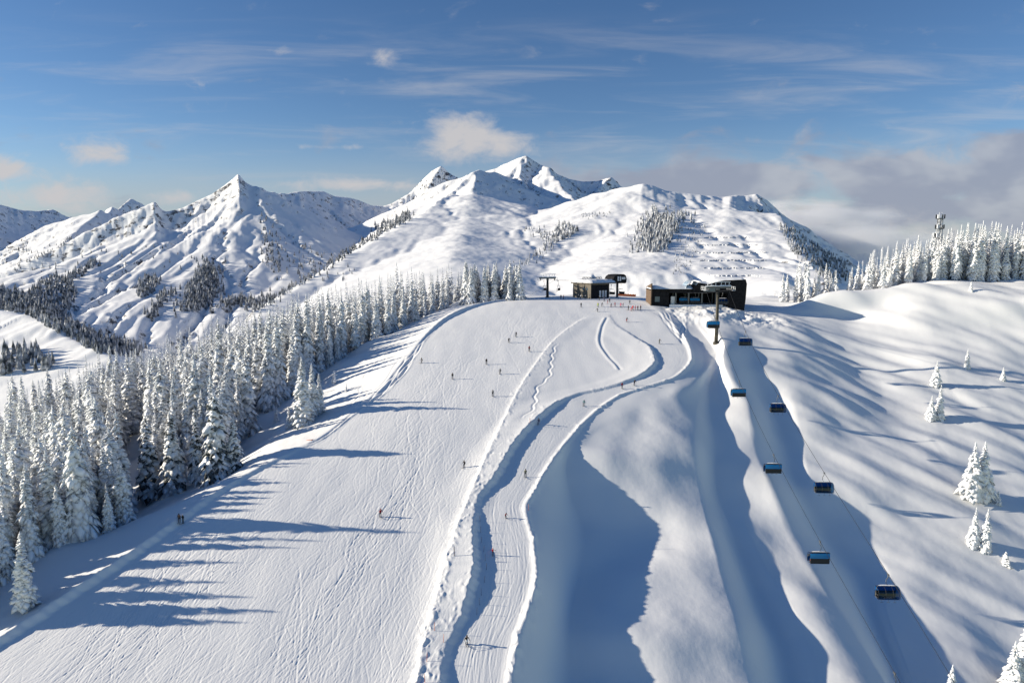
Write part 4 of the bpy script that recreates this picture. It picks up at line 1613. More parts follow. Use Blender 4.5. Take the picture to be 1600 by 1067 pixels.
def lift_tower(base, top_z, half, label, rime=True, name='lift_tower', group=None):
    t_ = empty(name, base, 0, label, 'lift tower', group)
    Hh = top_z - base.z
    p = MB()
    p.tube([(0, 0, -2), (0, 0, Hh * .5), (0, 0, Hh + .4)], [.62, .52, .42], 12)
    p.tube([(0, 0, -1.5), (0, 0, .35)], [1.0, .95], 12)
    po = p.build('pole', M_POLE, t_)
    lad = MB()
    for sx in (-.18, .18):
        lad.tube([(sx, .74, .5), (sx, .58, Hh)], .025, 5)
    for k in range(int(Hh / .4)):
        z = .6 + k * .4
        yy = .74 - .16 * z / Hh
        lad.tube([(-.18, yy, z), (.18, yy, z)], .018, 4)
    lad.build('ladder', M_STEEL, t_)
    c = MB()
    c.box((-half - .6, -.28, Hh + .35), (half + .6, .28, Hh + .95), 0, bev=.06)
    c.box((-.5, -.45, Hh - .2), (.5, .45, Hh + .36), 0, bev=.08)
    c.build('crossarm', M_STEEL, t_)
    if rime:
        r_ = MB()
        rr = random.Random(4)
        V, Ff = [], []
        n = 26
        for i in range(n):
            x = -half - .6 + (2 * half + 1.2) * i / (n - 1)
            b = .16 + .22 * rr.random()
            V += [(x, -.36, Hh + .93), (x, -.2, Hh + 1.0 + b), (x, .2, Hh + 1.0 + b * .9), (x, .36, Hh + .93)]
        for i in range(n - 1):
            for k in range(3):
                Ff.append((i * 4 + k, i * 4 + k + 1, (i + 1) * 4 + k + 1, (i + 1) * 4 + k))
        r_.add(V, Ff, 0, True)
        r_.build('snow_cap', M_RIME, t_)
    for sx in (-1, 1):
        # sheave train under each end, with its catwalk and rime-hung rails
        w_ = MB()
        w_.box((sx * half - .10, -2.6, Hh - .02), (sx * half + .10, 2.6, Hh + .26), 0, bev=.03)
        w_.box((sx * half - .16, -.5, Hh + .20), (sx * half + .16, .5, Hh + .42), 0, bev=.03)
        so_ = w_.build('sheave_train', M_STEEL, t_)
        for k in range(6):
            y = -2.3 + k * .92
            q = MB()
            q.tube([(sx * half - .09, y, Hh - .12), (sx * half + .09, y, Hh - .12)], .26, 12)
            q.build('sheave', M_DARK, so_)
        cw = MB()
        x0 = sx * (half + .35)
        x1 = sx * (half + 1.15)
        cw.box((min(x0, x1), -2.7, Hh - .32), (max(x0, x1), 2.7, Hh - .24))
        for y in (-2.6, -.9, .9, 2.6):
            cw.tube([(x1, y, Hh - .3), (x1, y, Hh + .85)], .05, 6)
        for z in (.3, .85):
            cw.tube([(x1, -2.7, Hh + z), (x1, 2.7, Hh + z)], .05, 6)
        for y in (-2.65, 2.65):
            cw.tube([(x0, y, Hh + .85), (x1, y, Hh + .85)], .05, 6)
        cw.build('catwalk', M_RIME if rime else M_STEEL, t_)
    # rope-lifting frame above the arm
    lf = MB()
    for x in (-half * .96, -half * .62, -half * .25, half * .25, half * .62, half * .96):
        lf.tube([(x, -.1, Hh + .9), (x + .15, -.1, Hh + 2.3)], .085, 6)
    lf.tube([(-half - .2, -.1, Hh + 2.3), (half + .4, -.1, Hh + 2.3)], .11, 6)
    lf.build('lifting_frame', M_RIME if rime else M_STEEL, t_)
    return t_


lift_tower(TB, HEAD_Z, 3.5, 'tall olive-grey lift tower with rime-white head in front of the right-hand station')

# ---------------------------------------------------------------- right-hand station
PXM = 258.0 / F                         # metres per picture pixel at the stations
A = at(1018, 477)


def snow_roof(mb, x0, x1, y0, y1, z, thick, mi=0, n=14, m=8, seed=0, over=.25, zf=None):
    """pillow of snow with a rounded rim"""
    V, Fc = [], []
    for i in range(n + 1):
        for j in range(m + 1):
            u, v = i / n, j / m
            x = x0 - over + (x1 - x0 + 2 * over) * u
            y = y0 - over + (y1 - y0 + 2 * over) * v
            e = min(1, min(u, 1 - u) * (x1 - x0) / .7) ** .5 * min(1, min(v, 1 - v) * (y1 - y0) / .7) ** .5
            zz = z + (zf(x) if zf else 0)
            V.append((x, y, zz + thick * e * (1 + .22 * float(gnoise(np.array([x * .35 + seed]), np.array([y * .35]))[0]))))
    for i in range(n):
        for j in range(m):
            a = i * (m + 1) + j
            Fc.append((a, a + m + 1, a + m + 2, a + 1))
    return mb.add(V, Fc, mi, True)


S = empty('lift_station', (A.x, A.y, A.z - .3), R(-3), 'long dark lift station with snowy roof and blue glass arch behind the tall tower', 'lift station', 'lift stations on the summit')
b = MB()
b.box((0, 0, -2), (6.5, 11, 6.0), 0)
b.build('office_wall', M_BLACK, S)
b = MB()
b.prism([(-.6, -1.2), (12.0, -1.2), (12.0, 6.9), (-1.6, 8.6)], -.45, -.05, 0)
b.build('wing_wall', M_WOOD, S)
b = MB()
b.box((6.5, 8.0, -2), (28, 11, 6.0), 0)
b.build('rear_wall', M_BLACK, S)
b = MB()
for x in (9.2, 14.0, 19.0, 24.2):
    b.box((x - .28, .9, -2), (x + .28, 1.5, 5.3), 0, bev=.05)
    b.box((x - .22, 6.6, -2), (x + .22, 7.1, 5.3), 0, bev=.05)
b.build('columns', M_STEEL, S)
b = MB()
b.box((6.7, -.3, -2.5), (26.5, 7.9, .55), 0)
b.build('platform', M_RIME, S)
b = MB()
b.box((-.5, -.9, 6.0), (15.5, 11.5, 6.55), 0)
b.box((6.5, -.6, 5.0), (15.5, -.3, 6.0), 0)
ro = b.build('roof', M_BLACK, S)
b = MB()
snow_roof(b, -.5, 15.5, -.9, 11.5, 6.5, 1.25, 0, seed=1)
b.build('roof_snow', M_RIME, ro)
b = MB()     # glass arch
n = 10
V, Fc = [], []
for i in range(n + 1):
    a = math.pi * i / n
    for y in (-.8, 3.2, 7.0):
        V.append((15.2 - 2.7 * math.cos(a), y, 6.56 + 2.9 * math.sin(a)))
for i in range(n):
    for k in range(2):
        Fc.append((i * 3 + k, i * 3 + k + 1, (i + 1) * 3 + k + 1, (i + 1) * 3 + k))
b.add(V, Fc, 0, True)
M_ARCH = mat('blue_arch_glass', (.08, .22, .36), .12, 0, .7)
arch = b.build('glass_arch', M_ARCH, S)
b = MB()
for y in (-.8, 1.2, 3.2, 5.1, 7.0):
    b.tube([(15.2 - 2.74 * math.cos(math.pi * i / 12), y, 6.56 + 2.94 * math.sin(math.pi * i / 12)) for i in range(13)], .07, 5)
b.build('arch_ribs', M_RIME, arch)
b = MB()     # big black hall over the bull wheel
prof = [(15.0, 5.2), (15.6, 7.4), (17.2, 8.9), (21.0, 8.3), (24.5, 9.4), (26.5, 9.7), (34.5, 10.1), (35.0, 8.5), (34.8, 3.0), (34.2, -3.5), (28.2, -3.5), (28.2, 5.0)]
V = [(x, -.9, z) for x, z in prof] + [(x, 11.0, z) for x, z in prof]
k = len(prof)
b.add(V, [tuple(range(k)), tuple(range(2 * k - 1, k - 1, -1))] + [(i, k + i, k + (i + 1) % k, (i + 1) % k) for i in range(k)], 0)
hall = b.build('drive_hall', M_BLACK, S)
b = MB()
hx = [p[0] for p in prof[1:7]]
hz = [p[1] for p in prof[1:7]]
snow_roof(b, 16.4, 34.2, -.6, 10.8, 0.0, .75, 0, 24, 8, 5, .2, lambda x: float(np.interp(x, hx, hz)))
b.build('hall_snow', M_RIME, hall)
b = MB()
b.box((19.0, -1.05, 5.6), (23.4, -.92, 6.9), 0)
b.build('hall_window', M_GLASSY, hall)
b = MB()
b.box((1.2, -.12, 1.6), (3.0, -.02, 3.6), 0)
b.build('office_window', M_GLASSY, S)
b = MB()
b.box((7.4, 1.2, .5), (9.0, 2.6, 3.6), 0, bev=.08)
b.build('ticket_booth', M_PANE, S)
b = MB()
b.tube([(22, 3.5, 5.1), (22, 3.5, 5.5)], 2.6, 24)
b.build('bull_wheel', M_STEEL, S)
for lx, ly, lb in [(12.4, 2.2, 'blue chair turning inside the right-hand station, left of two'), (16.4, 1.4, 'blue chair turning inside the right-hand station, right of two'), (25.8, -2.6, 'dark empty chair leaving the right-hand station under the tower head')]:
    wp = Matrix.Translation(S.location) @ Matrix.Rotation(R(-3), 4, 'Z') @ Vector((lx, ly, 5.1))
    chair(wp.x, wp.y, wp.z, R(-3) + (0 if lx < 20 else math.pi), lb, 'chairs in the right-hand station', .98)

# ---------------------------------------------------------------- left-hand station
B = at(924, 467.5)
S2 = empty('lift_station', (B.x, B.y + 2, B.z - .3), R(34), 'taupe box lift station with snowy roof and dark rounded cab on its right', 'lift station', 'lift stations on the summit')
b = MB()
b.box((0, 0, -2), (9.5, 11.5, 6.3), 0)
wl = b.build('wall', M_TAUPE, S2)
b = MB()
b.box((.25, -.12, -1.5), (9.5, -.01, 5.9), 0)
b.build('front_panel', M_BLACK, S2)
b = MB()
for x in (4.4, 6.0, 7.4):
    b.box((x, -.2, .8), (x + 1.0, -.13, 3.6), 0)
b.build('door', M_PANE, S2)
b = MB()
b.box((-.10, 3.6, 3.7), (-.01, 5.2, 4.7), 0)
b.box((-.10, 2.0, 3.7), (-.01, 2.8, 4.7), 0)
b.build('window', M_GLASSY, S2)
b = MB()
b.box((-.6, -.7, 6.3), (13.5, 12.2, 6.8), 0)
ro = b.build('roof', M_TAUPE, S2)
b = MB()
snow_roof(b, -.6, 13.5, -.7, 12.2, 6.75, 1.25, 0, seed=8)
b.build('roof_snow', M_RIME, ro)
b = MB()
rr = random.Random(12)
for k in range(13):
    x = 0.1 + k * .62
    y = 6.6 - .25 * k
    b.tube([(x, y, 7.0), (x + .55, y - .9, 9.0 + rr.uniform(-.2, .2))], .10, 5)
    if k % 2:
        b.tube([(x + .6, y - .2, 7.0), (x + .1, y - .9, 8.9)], .09, 5)
b.tube([(.4, 5.8, 8.9), (8.2, 2.7, 8.9)], .08, 5)
b.build('roof_trestles', M_DARK, ro)
b = MB()
prof = [(11.2, 6.4), (11.9, 7.6), (13.0, 9.3), (14.4, 10.0), (18.2, 10.1), (19.4, 9.5), (19.9, 8.0), (19.7, 6.6), (19.0, 6.2)]
V = [(x, .2, z) for x, z in prof] + [(x, 5.6, z) for x, z in prof]
k = len(prof)
b.add(V, [tuple(range(k)), tuple(range(2 * k - 1, k - 1, -1))] + [(i, k + i, k + (i + 1) % k, (i + 1) % k) for i in range(k)], 0)
cab = b.build('cab', M_BLACK, S2)
b = MB()
for x in (14.6, 15.8):
    b.box((x, .08, 7.3), (x + .8, .19, 9.2), 0)
b.box((17.0, .08, 7.9), (19.0, .19, 8.9), 0)
b.build('cab_window', M_PANE, cab)
for x, y in ((12.0, 3.0), (17.2, 3.0)):
    b = MB()
    b.box((x, y, -2), (x + .7, y + .8, 6.4), 0, bev=.06)
    b.build('column', M_DARK, S2)
Mx2 = Matrix.Translation(S2.location) @ Matrix.Rotation(S2.rotation_euler.z, 4, 'Z')
for lx, ly, lb in [(10.0, -1.2, 'pale-bottomed chair under the left-hand station roof beside its dark front'), (15.6, -1.0, 'pale-bottomed chair hanging below the dark rounded cab')]:
    wp = Mx2 @ Vector((lx, ly, 5.9))
    chair(wp.x, wp.y, wp.z, R(124), lb, 'chairs of the far chairlift', .95, False)
# orange safety net beside it
P0, P1 = at(968, 462.5), at(996, 461.5)
b = MB()
net = MB()
for i in range(8):
    p = P0.lerp(P1, i / 7)
    b.tube([(p.x, p.y + 4, p.z - .3), (p.x, p.y + 4, p.z + 1.75)], .045, 5)
nt0 = empty('safety_net', (P0.x, P0.y + 4, P0.z), 0, 'orange safety net fence right of the left-hand station', 'safety net')
V = []
for i in range(15):
    p = P0.lerp(P1, i / 14)
    sag = .12 * math.sin(i * math.pi / 2) ** 2
    V += [(p.x - P0.x, p.y - P0.y - .03, p.z - P0.z + .05), (p.x - P0.x, p.y - P0.y - .03 - sag * .4, p.z - P0.z + 1.15 - sag)]
net.add(V, [(2 * i, 2 * i + 2, 2 * i + 3, 2 * i + 1) for i in range(14)], 0)
net.build('net', M_ORANGE, nt0)
po = b.build('posts', M_ORANGE, None)
po.parent = nt0
po.matrix_parent_inverse = Matrix.Translation((-P0.x, -P0.y - 4, -P0.z))

# far lift tower left of it, with its two ropes and chairs
T2 = at(856, 465.5)
T2 = Vector((T2.x, T2.y + 3, T2.z))
H2 = ray(856, 437)[1] * T2.y
lift_tower(T2, H2, 2.9, 'small rime-capped lift tower left of the taupe station', True)
e1 = Mx2 @ Vector((13, 1.2, 7.2))
e2 = Mx2 @ Vector((13, 4.4, 7.2))
for sx, e, lb in ((-2.9, e2, 'thin rope of the far chairlift, rear of the two'), (2.9, e1, 'thin rope of the far chairlift, front of the two')):
    mb = MB()
    mb.tube([(T2.x - 30, T2.y + 70 + sx, H2 - 26), (T2.x + sx, T2.y, H2 - .15), (e.x, e.y, e.z)], .035, 5)
    tag(mb.build('haul_rope', M_DARK), lb, 'cable', 'haul ropes of the far chairlift')
chair(T2.x - 1.6, T2.y - 1.6, H2 - .6, R(70), 'small pale chair hanging left of the far lift tower', 'chairs of the far chairlift', .9, False)
kx_, kz_ = ray(872, 439)
p_ = (kx_ * (T2.y + 1), T2.y + 1, kz_ * (T2.y + 1))
chair(p_[0], p_[1], p_[2], R(70), 'small pale chair hanging right of the far lift tower', 'chairs of the far chairlift', .95, False)

# ---------------------------------------------------------------- radio mast and hut on the right ridge
MP = at(1466, 435)
MH = ray(1466, 333)[1] * (MP.y + 1.5) - MP.z
M_LATTICE = noisy('rimed_lattice', (.10, .10, .105), (.72, .74, .77), 1.1, .7, .2, .3, .36, .58)
mast = empty('radio_mast', (MP.x, MP.y + 1.5, MP.z - .2), 0, 'tall rime-covered lattice radio mast with antenna panels above the right ridge trees', 'radio mast')
b = MB()
w0, w1 = 1.15, .70
nseg = 11
for sx in (-1, 1):
    for sy in (-1, 1):
        b.tube([(sx * w0, sy * w0, -.5), (sx * w1, sy * w1, MH * .93)], .13, 6)
for k in range(nseg):
    za, zb = MH * .93 * k / nseg, MH * .93 * (k + 1) / nseg
    wa, wb = w0 + (w1 - w0) * k / nseg, w0 + (w1 - w0) * (k + 1) / nseg
    for (ax, ay, bx, by) in ((-1, -1, 1, -1), (1, -1, 1, 1), (1, 1, -1, 1), (-1, 1, -1, -1)):
        b.tube([(ax * wa, ay * wa, za), (bx * wb, by * wb, zb)], .065, 5)
        b.tube([(bx * wa, by * wa, za), (ax * wb, ay * wb, zb)], .065, 5)
        b.tube([(ax * wb, ay * wb, zb), (bx * wb, by * wb, zb)], .08, 5)
b.build('lattice', M_LATTICE, mast)
for zf in (.985, .83, .70):
    b = MB()
    b.box((-1.15, -1.15, MH * zf - 1.9), (1.15, 1.15, MH * zf - 1.75), 0)
    pf = b.build('antenna_platform', M_STEEL, mast)
    for sx, sy in ((-1, -1), (1, -1), (1, 1), (-1, 1)):
        if zf == .70 and sx > 0:
            continue
        b = MB()
        b.box((sx * 1.35 - .22, sy * .7 - .2, MH * zf - 1.7), (sx * 1.35 + .22, sy * .7 + .2, MH * zf), 0, bev=.06)
        b.build('antenna_panel', M_DARK if (sx + sy) != -2 else M_RIME, pf)
b = MB()
for sx in (-.5, .55):
    b.tube([(sx, 0, MH * .9), (sx, 0, MH * 1.02)], [.12, .06], 6)
b.build('lightning_rod', M_RIME, mast)
HP = at(1479, 434.5)
hut = empty('hut', (HP.x, HP.y + .5, HP.z - .2), R(4), 'low hut under thick snow at the foot of the radio mast', 'hut')
b = MB()
b.box((-2.0, 0, -.5), (2.0, 3, .75), 0)
b.build('wall', M_BLACK, hut)
b = MB()
snow_roof(b, -2.2, 2.2, -.2, 3.2, .7, .95, 0, 10, 8, 3, .1)
b.build('snow_roof', M_RIME, hut)

# ---------------------------------------------------------------- marker poles
M_STAKE = mat('dark_wood_stake', (.05, .035, .03), .8)


def pole_mesh(h, r, mt):
    b = MB()
    b.tube([(0, 0, -.3), (0, 0, h * .5), (.01, 0, h)], [r, r * .95, r * .8], 7)
    b.tube([(.01, 0, h), (.01, 0, h + .06)], [r * 1.2, r * .9], 7)
    b.tube([(0, 0, h * .62), (0, 0, h * .74)], r * 1.15, 7)
    return b.mesh('pole', mt)


P_OR = pole_mesh(1.25, .032, M_ORANGE)
P_DK = pole_mesh(1.6, .06, M_STAKE)
P_TH = pole_mesh(1.15, .028, M_STAKE)


def marker(px, py, me_, label, group=None, cat='marker pole'):
    p = at(px, py)
    o = mesh_obj('marker_pole', me_)
    o.location = p
    o.rotation_euler = (random.uniform(-.06, .06), random.uniform(-.06, .06), 0)
    return tag(o, label, cat, group)


GM = 'piste marker poles along the windrow'
marker(710, 868, P_DK, 'dark marker pole on the snow strip beside the broken windrow', GM)
marker(679, 985, P_OR, 'orange marker pole on the snow strip near the lower skier', GM)
marker(693, 1003, P_OR, 'orange marker pole at the narrow tip of the shaded bank', GM)
marker(664, 1066, P_OR, 'orange marker pole at the bottom edge beside the windrow', GM)
marker(667, 1033, P_OR, 'short orange marker pole just above the bottom edge pole', GM)
marker(828, 661, P_OR, 'orange-pink marker beside the two skiers at the shaded bank', GM)
marker(826, 797, P_OR, 'orange marker at the corner where the path edge turns', GM)
marker(1245, 461, P_OR, 'orange marker on the ridge between the dark post and the distant skier', 'ridge markers')
marker(1244, 459, P_OR, 'orange marker on the ridge, taller of the touching pair', 'ridge markers')
marker(1211, 460, P_DK, 'dark post standing on the ridge right of the black station', 'ridge markers')
for i, (px, py) in enumerate([(750, 815), (751, 832), (752, 848), (756, 862), (758, 876), (760, 890), (757, 910), (752, 930), (749, 945), (745, 960)]):
    marker(px, py, P_TH, 'thin stake in the row along the shaded bank of the path', 'thin stakes along the path', 'stake')
# fallen orange marker
p = at(485, 688)
b = MB()
b.tube([(-.9, 0, .10), (.9, .15, .16)], .07, 6)
b.tube([(.3, -.35, .12), (.35, .4, .12)], .06, 6)
fm = b.build('fallen_marker', M_ORANGE)
fm.location = p
tag(fm, 'fallen orange marker lying on the snow at the left run edge', 'marker')
# ================================================================== PEOPLE
M_SKIN = mat('skin', (.48, .30, .22), .6)
M_GLOVE = mat('black_glove', (.02, .02, .022), .7)
M_BOOT = mat('ski_boot', (.06, .06, .065), .45)
CLOTH = {}


def cloth(name, c):
    if name not in CLOTH:
        CLOTH[name] = noisy('cloth_' + name, c, tuple(min(1, v * 1.25 + .004) for v in c), 9.0, .85, 0, .2)
    return CLOTH[name]


PAL = {'black': (.018, .018, .02), 'navy': (.02, .03, .08), 'red': (.50, .03, .03), 'dark_red': (.20, .02, .03), 'teal': (.05, .16, .18), 'pink': (.60, .12, .20), 'lime': (.42, .50, .06), 'brown': (.14, .08, .05),
       'white': (.70, .70, .70), 'grey': (.14, .15, .16), 'orange': (.75, .22, .04), 'blue': (.04, .12, .32), 'olive': (.12, .13, .09)}


def skeleton(pose):
    """joints (x, y, z, radius, zone); the figure faces -y; ground at z = 0"""
    J, E = [], []

    def j(x, y, z, r, zone, par=None):
        J.append((x, y, z, r, zone))
        if par is not None:
            E.append((par, len(J) - 1))
        return len(J) - 1
    if pose == 'seated':
        hip, kn, an, lean = .46, (-.44, .45), (-.50, .03), .06
    elif pose == 'crouch':
        hip, kn, an, lean = .66, (-.20, .44), (.02, .10), -.30
    elif pose == 'turn':
        hip, kn, an, lean = .76, (-.15, .47), (.02, .10), -.20
    else:
        hip, kn, an, lean = .88, (-.03, .49), (.02, .10), -.05
    hy = .10 if pose in ('crouch', 'turn') else .02
    side = .12 if pose == 'turn' else 0.0
    pel = j(side * .6, hy, hip + .06, .150, 'pants')
    sp = j(side * .8, hy + lean * .35, hip + .24, .150, 'jacket', pel)
    ch = j(side, hy + lean * .85, hip + .44, .165, 'jacket', sp)
    nk = j(side, hy + lean * 1.15, hip + .60, .070, 'jacket', ch)
    hd = j(side, hy + lean * 1.2 - .02, hip + .71, .100, 'skin', nk)
    j(side, hy + lean * 1.2 - .015, hip + .81, .080, 'skin', hd)
    j(side, hy + lean * 1.2 - .125, hip + .70, .018, 'skin', hd)      # nose
    for s in (-1, 1):
        h = j(side * .5 + s * .10, hy, hip - .02, .110, 'pants', pel)
        k = j(s * .13 + side * .2, hy * .3 + kn[0], kn[1], .078, 'pants', h)
        a = j(s * .12, an[0], an[1], .062, 'boot', k)
        j(s * .125, an[0] - .15, max(an[1] - .05, .05), .052, 'boot', a)
        sh = j(side + s * .19, hy + lean, hip + .50, .072, 'jacket', ch)
        if pose == 'seated':
            el, wr = (s * .25, -.02, hip + .24), (s * .16, -.28, hip + .16)
        elif pose == 'arms':
            el, wr = (s * .42, hy - .06, hip + .42), (s * .64, hy - .16, hip + .36)
        elif pose == 'stand':
            el, wr = (s * .27, hy + .02, hip + .24), (s * .27, hy - .20, hip + .16)
        else:
            el, wr = (side + s * .33, hy + lean - .02, hip + .26), (side + s * .34, hy + lean - .28, hip + .22)
        e = j(*el, .056, 'jacket', sh)
        w = j(*wr, .044, 'jacket', e)
        d = (Vector(wr) - Vector(el)).normalized()
        pm = Vector(wr) + d * .06
        p_ = j(*pm, .040, 'glove', w)
        across = Vector((0, 0, 1)).cross(d).normalized()
        for q in range(4):
            off = across * (.030 - .020 * q)
            b0 = pm + off + d * .035
            ln = (.040, .046, .044, .034)[q]
            f1 = j(*b0, .0105, 'glove', p_)
            f2 = j(*(b0 + d * ln + Vector((0, 0, -.018))), .010, 'glove', f1)
            j(*(b0 + d * ln * .8 + Vector((0, 0, -.050))), .009, 'glove', f2)
        tb = j(*(Vector(wr) + d * .03 - across * s * .042), .012, 'glove', p_)
        j(*(Vector(wr) + d * .075 - across * s * .050 + Vector((0, 0, -.02))), .010, 'glove', tb)
    return J, E


ZONES = ['jacket', 'pants', 'skin', 'glove', 'boot']


def body_mesh(pose):
    J, E = skeleton(pose)
    me_ = bpy.data.meshes.new('skel')
    me_.from_pydata([p[:3] for p in J], E, [])
    o = bpy.data.objects.new('skel', me_)
    COL.objects.link(o)
    sk = o.modifiers.new('skin', 'SKIN')
    sk.use_smooth_shade = True
    for v, p in zip(me_.skin_vertices[0].data, J):
        v.radius = (p[3], p[3])
    me_.skin_vertices[0].data[0].use_root = True
    ss = o.modifiers.new('sub', 'SUBSURF')
    ss.levels = ss.render_levels = 1
    dg = bpy.context.evaluated_depsgraph_get()
    out = bpy.data.meshes.new_from_object(o.evaluated_get(dg))
    out.name = 'person_' + pose
    bpy.data.objects.remove(o)
    bpy.data.meshes.remove(me_)
    out.materials.clear()
    for _ in ZONES:
        out.materials.append(None)
    out.materials[2], out.materials[3], out.materials[4] = M_SKIN, M_GLOVE, M_BOOT
    P = np.array([p[:3] for p in J])
    segs = [(P[a], P[b], J[b][4] if J[b][4] != 'jacket' or J[a][4] != 'pants' else 'jacket') for a, b in E]
    mi = []
    for poly in out.polygons:
        c = np.array(poly.center)
        best, bz = 9, 'jacket'
        for a, b, zn in segs:
            d = b - a
            t_ = min(1, max(0, float(np.dot(c - a, d) / max(np.dot(d, d), 1e-9))))
            r_ = float(np.linalg.norm(c - a - t_ * d))
            if r_ < best:
                best, bz = r_, zn
        mi.append(ZONES.index(bz))
    out.polygons.foreach_set('material_index', mi)
    out.polygons.foreach_set('use_smooth', [True] * len(mi))
    head = [p for p in J if p[4] == 'skin'][0]
    wr = [Vector(p[:3]) for p in J if p[4] == 'glove' and abs(p[3] - .040) < 1e-6]
    return out, Vector(head[:3]), wr


BODY = {p: body_mesh(p) for p in ('crouch', 'turn', 'stand', 'arms', 'seated')}


def helmet_mesh():
    b = MB()
    V, Fc = [], []
    nl, nm = 7, 12
    for i in range(nl):
        a = math.pi * .62 * i / (nl - 1)
        for k in range(nm):
            t_ = 6.2832 * k / nm
            V.append((.128 * math.sin(a) * math.cos(t_), .148 * math.sin(a) * math.sin(t_) + .02, .02 + .13 * math.cos(a)))
    for i in range(nl - 1):
        for k in range(nm):
            Fc.append((i * nm + k, (i + 1) * nm + k, (i + 1) * nm + (k + 1) % nm, i * nm + (k + 1) % nm))
    b.add(V, Fc, 0, True)
    return b.mesh('helmet', [None])


def goggles_mesh():
    b = MB()
    V, Fc = [], []
    for i in range(9):
        a = math.pi * (1.12 + .76 * i / 8)
        for z, r_ in ((-.035, .115), (.035, .122)):
            V.append((r_ * 1.02 * math.cos(a), r_ * math.sin(a) - .012, z))
    for i in range(8):
        Fc.append((2 * i, 2 * i + 2, 2 * i + 3, 2 * i + 1))
    b.add(V, Fc, 0, True)
    return b.mesh('goggles', mat('goggle_lens', (.03, .03, .035), .1, 0, .8))


HELMET, GOGGLES = helmet_mesh(), goggles_mesh()


def ski_mesh():
    b = MB()
    secs = [(.80, .050, .012), (.60, .045, .012), (0, .038, .020), (-.65, .050, .012), (-.80, .052, .05), (-.90, .028, .12)]
    V, Fc = [], []
    for y, w_, z in secs:
        V += [(-w_, y, z), (w_, y, z), (w_, y, z + .018), (-w_, y, z + .018)]
    for i in range(len(secs) - 1):
        a, c = i * 4, i * 4 + 4
        for k in range(4):
            Fc.append((a + k, c + k, c + (k + 1) % 4, a + (k + 1) % 4))
    Fc += [(3, 2, 1, 0), tuple(len(V) - 4 + k for k in range(4))]
    b.add(V, Fc)
    b.box((-.045, -.06, .03), (.045, .20, .07))
    return b.mesh('ski', mat('ski_top', (.10, .10, .12), .35))


SKI = ski_mesh()
M_SKIPOLE = mat('ski_pole', (.10, .10, .11), .4, .5)


def skipole_mesh():
    b = MB()
    b.tube([(0, 0, 0.06), (0, 0, -1.05)], [.016, .009], 6)
    b.tube([(0, 0, -.99), (0, 0, -.97)], [.045, .04], 8)
    return b.mesh('ski_pole', M_SKIPOLE)


SKIPOLE = skipole_mesh()


def person(loc, rz, pose, jacket, pants, helmet, label, group=None, scale=1.0, skis=True, poles=True, tilt=0.0):
    t_ = empty('person', loc, rz, label, 'person', group)
    t_.rotation_euler = (0, tilt, rz)
    t_.scale = (scale,) * 3
    me_, hd, wr = BODY[pose]
    o = mesh_obj('body', me_, t_)
    for i, c in ((0, jacket), (1, pants)):
        o.material_slots[i].link = 'OBJECT'
        o.material_slots[i].material = cloth(c, PAL[c])
    h = mesh_obj('helmet', HELMET, t_)
    h.location = hd + Vector((0, 0, .02))
    h.material_slots[0].link = 'OBJECT'
    h.material_slots[0].material = cloth(helmet, PAL[helmet])
    g = mesh_obj('goggles', GOGGLES, t_)
    g.location = hd + Vector((0, 0, .025))
    if skis:
        for s in (-1, 1):
            k = mesh_obj('ski', SKI, t_)
            k.location = (s * .125, -.10 if pose != 'seated' else -.55, -.005 if pose != 'seated' else -.06)
            if pose == 'seated':
                k.rotation_euler = (.25, 0, 0)
    if poles:
        for w_ in wr:
            k = mesh_obj('ski_pole', SKIPOLE, t_)
            k.location = w_
            k.rotation_euler = (-.75 if pose in ('crouch', 'turn') else -.12, 0, 0)
    return t_


def slope_person(px, py, rz, pose, jk, pt, hm, label, group=None, scale=1.0, **kw):
    p = at(px, py)
    return person((p.x, p.y, p.z), rz, pose, jk, pt, hm, label, group, scale, **kw)


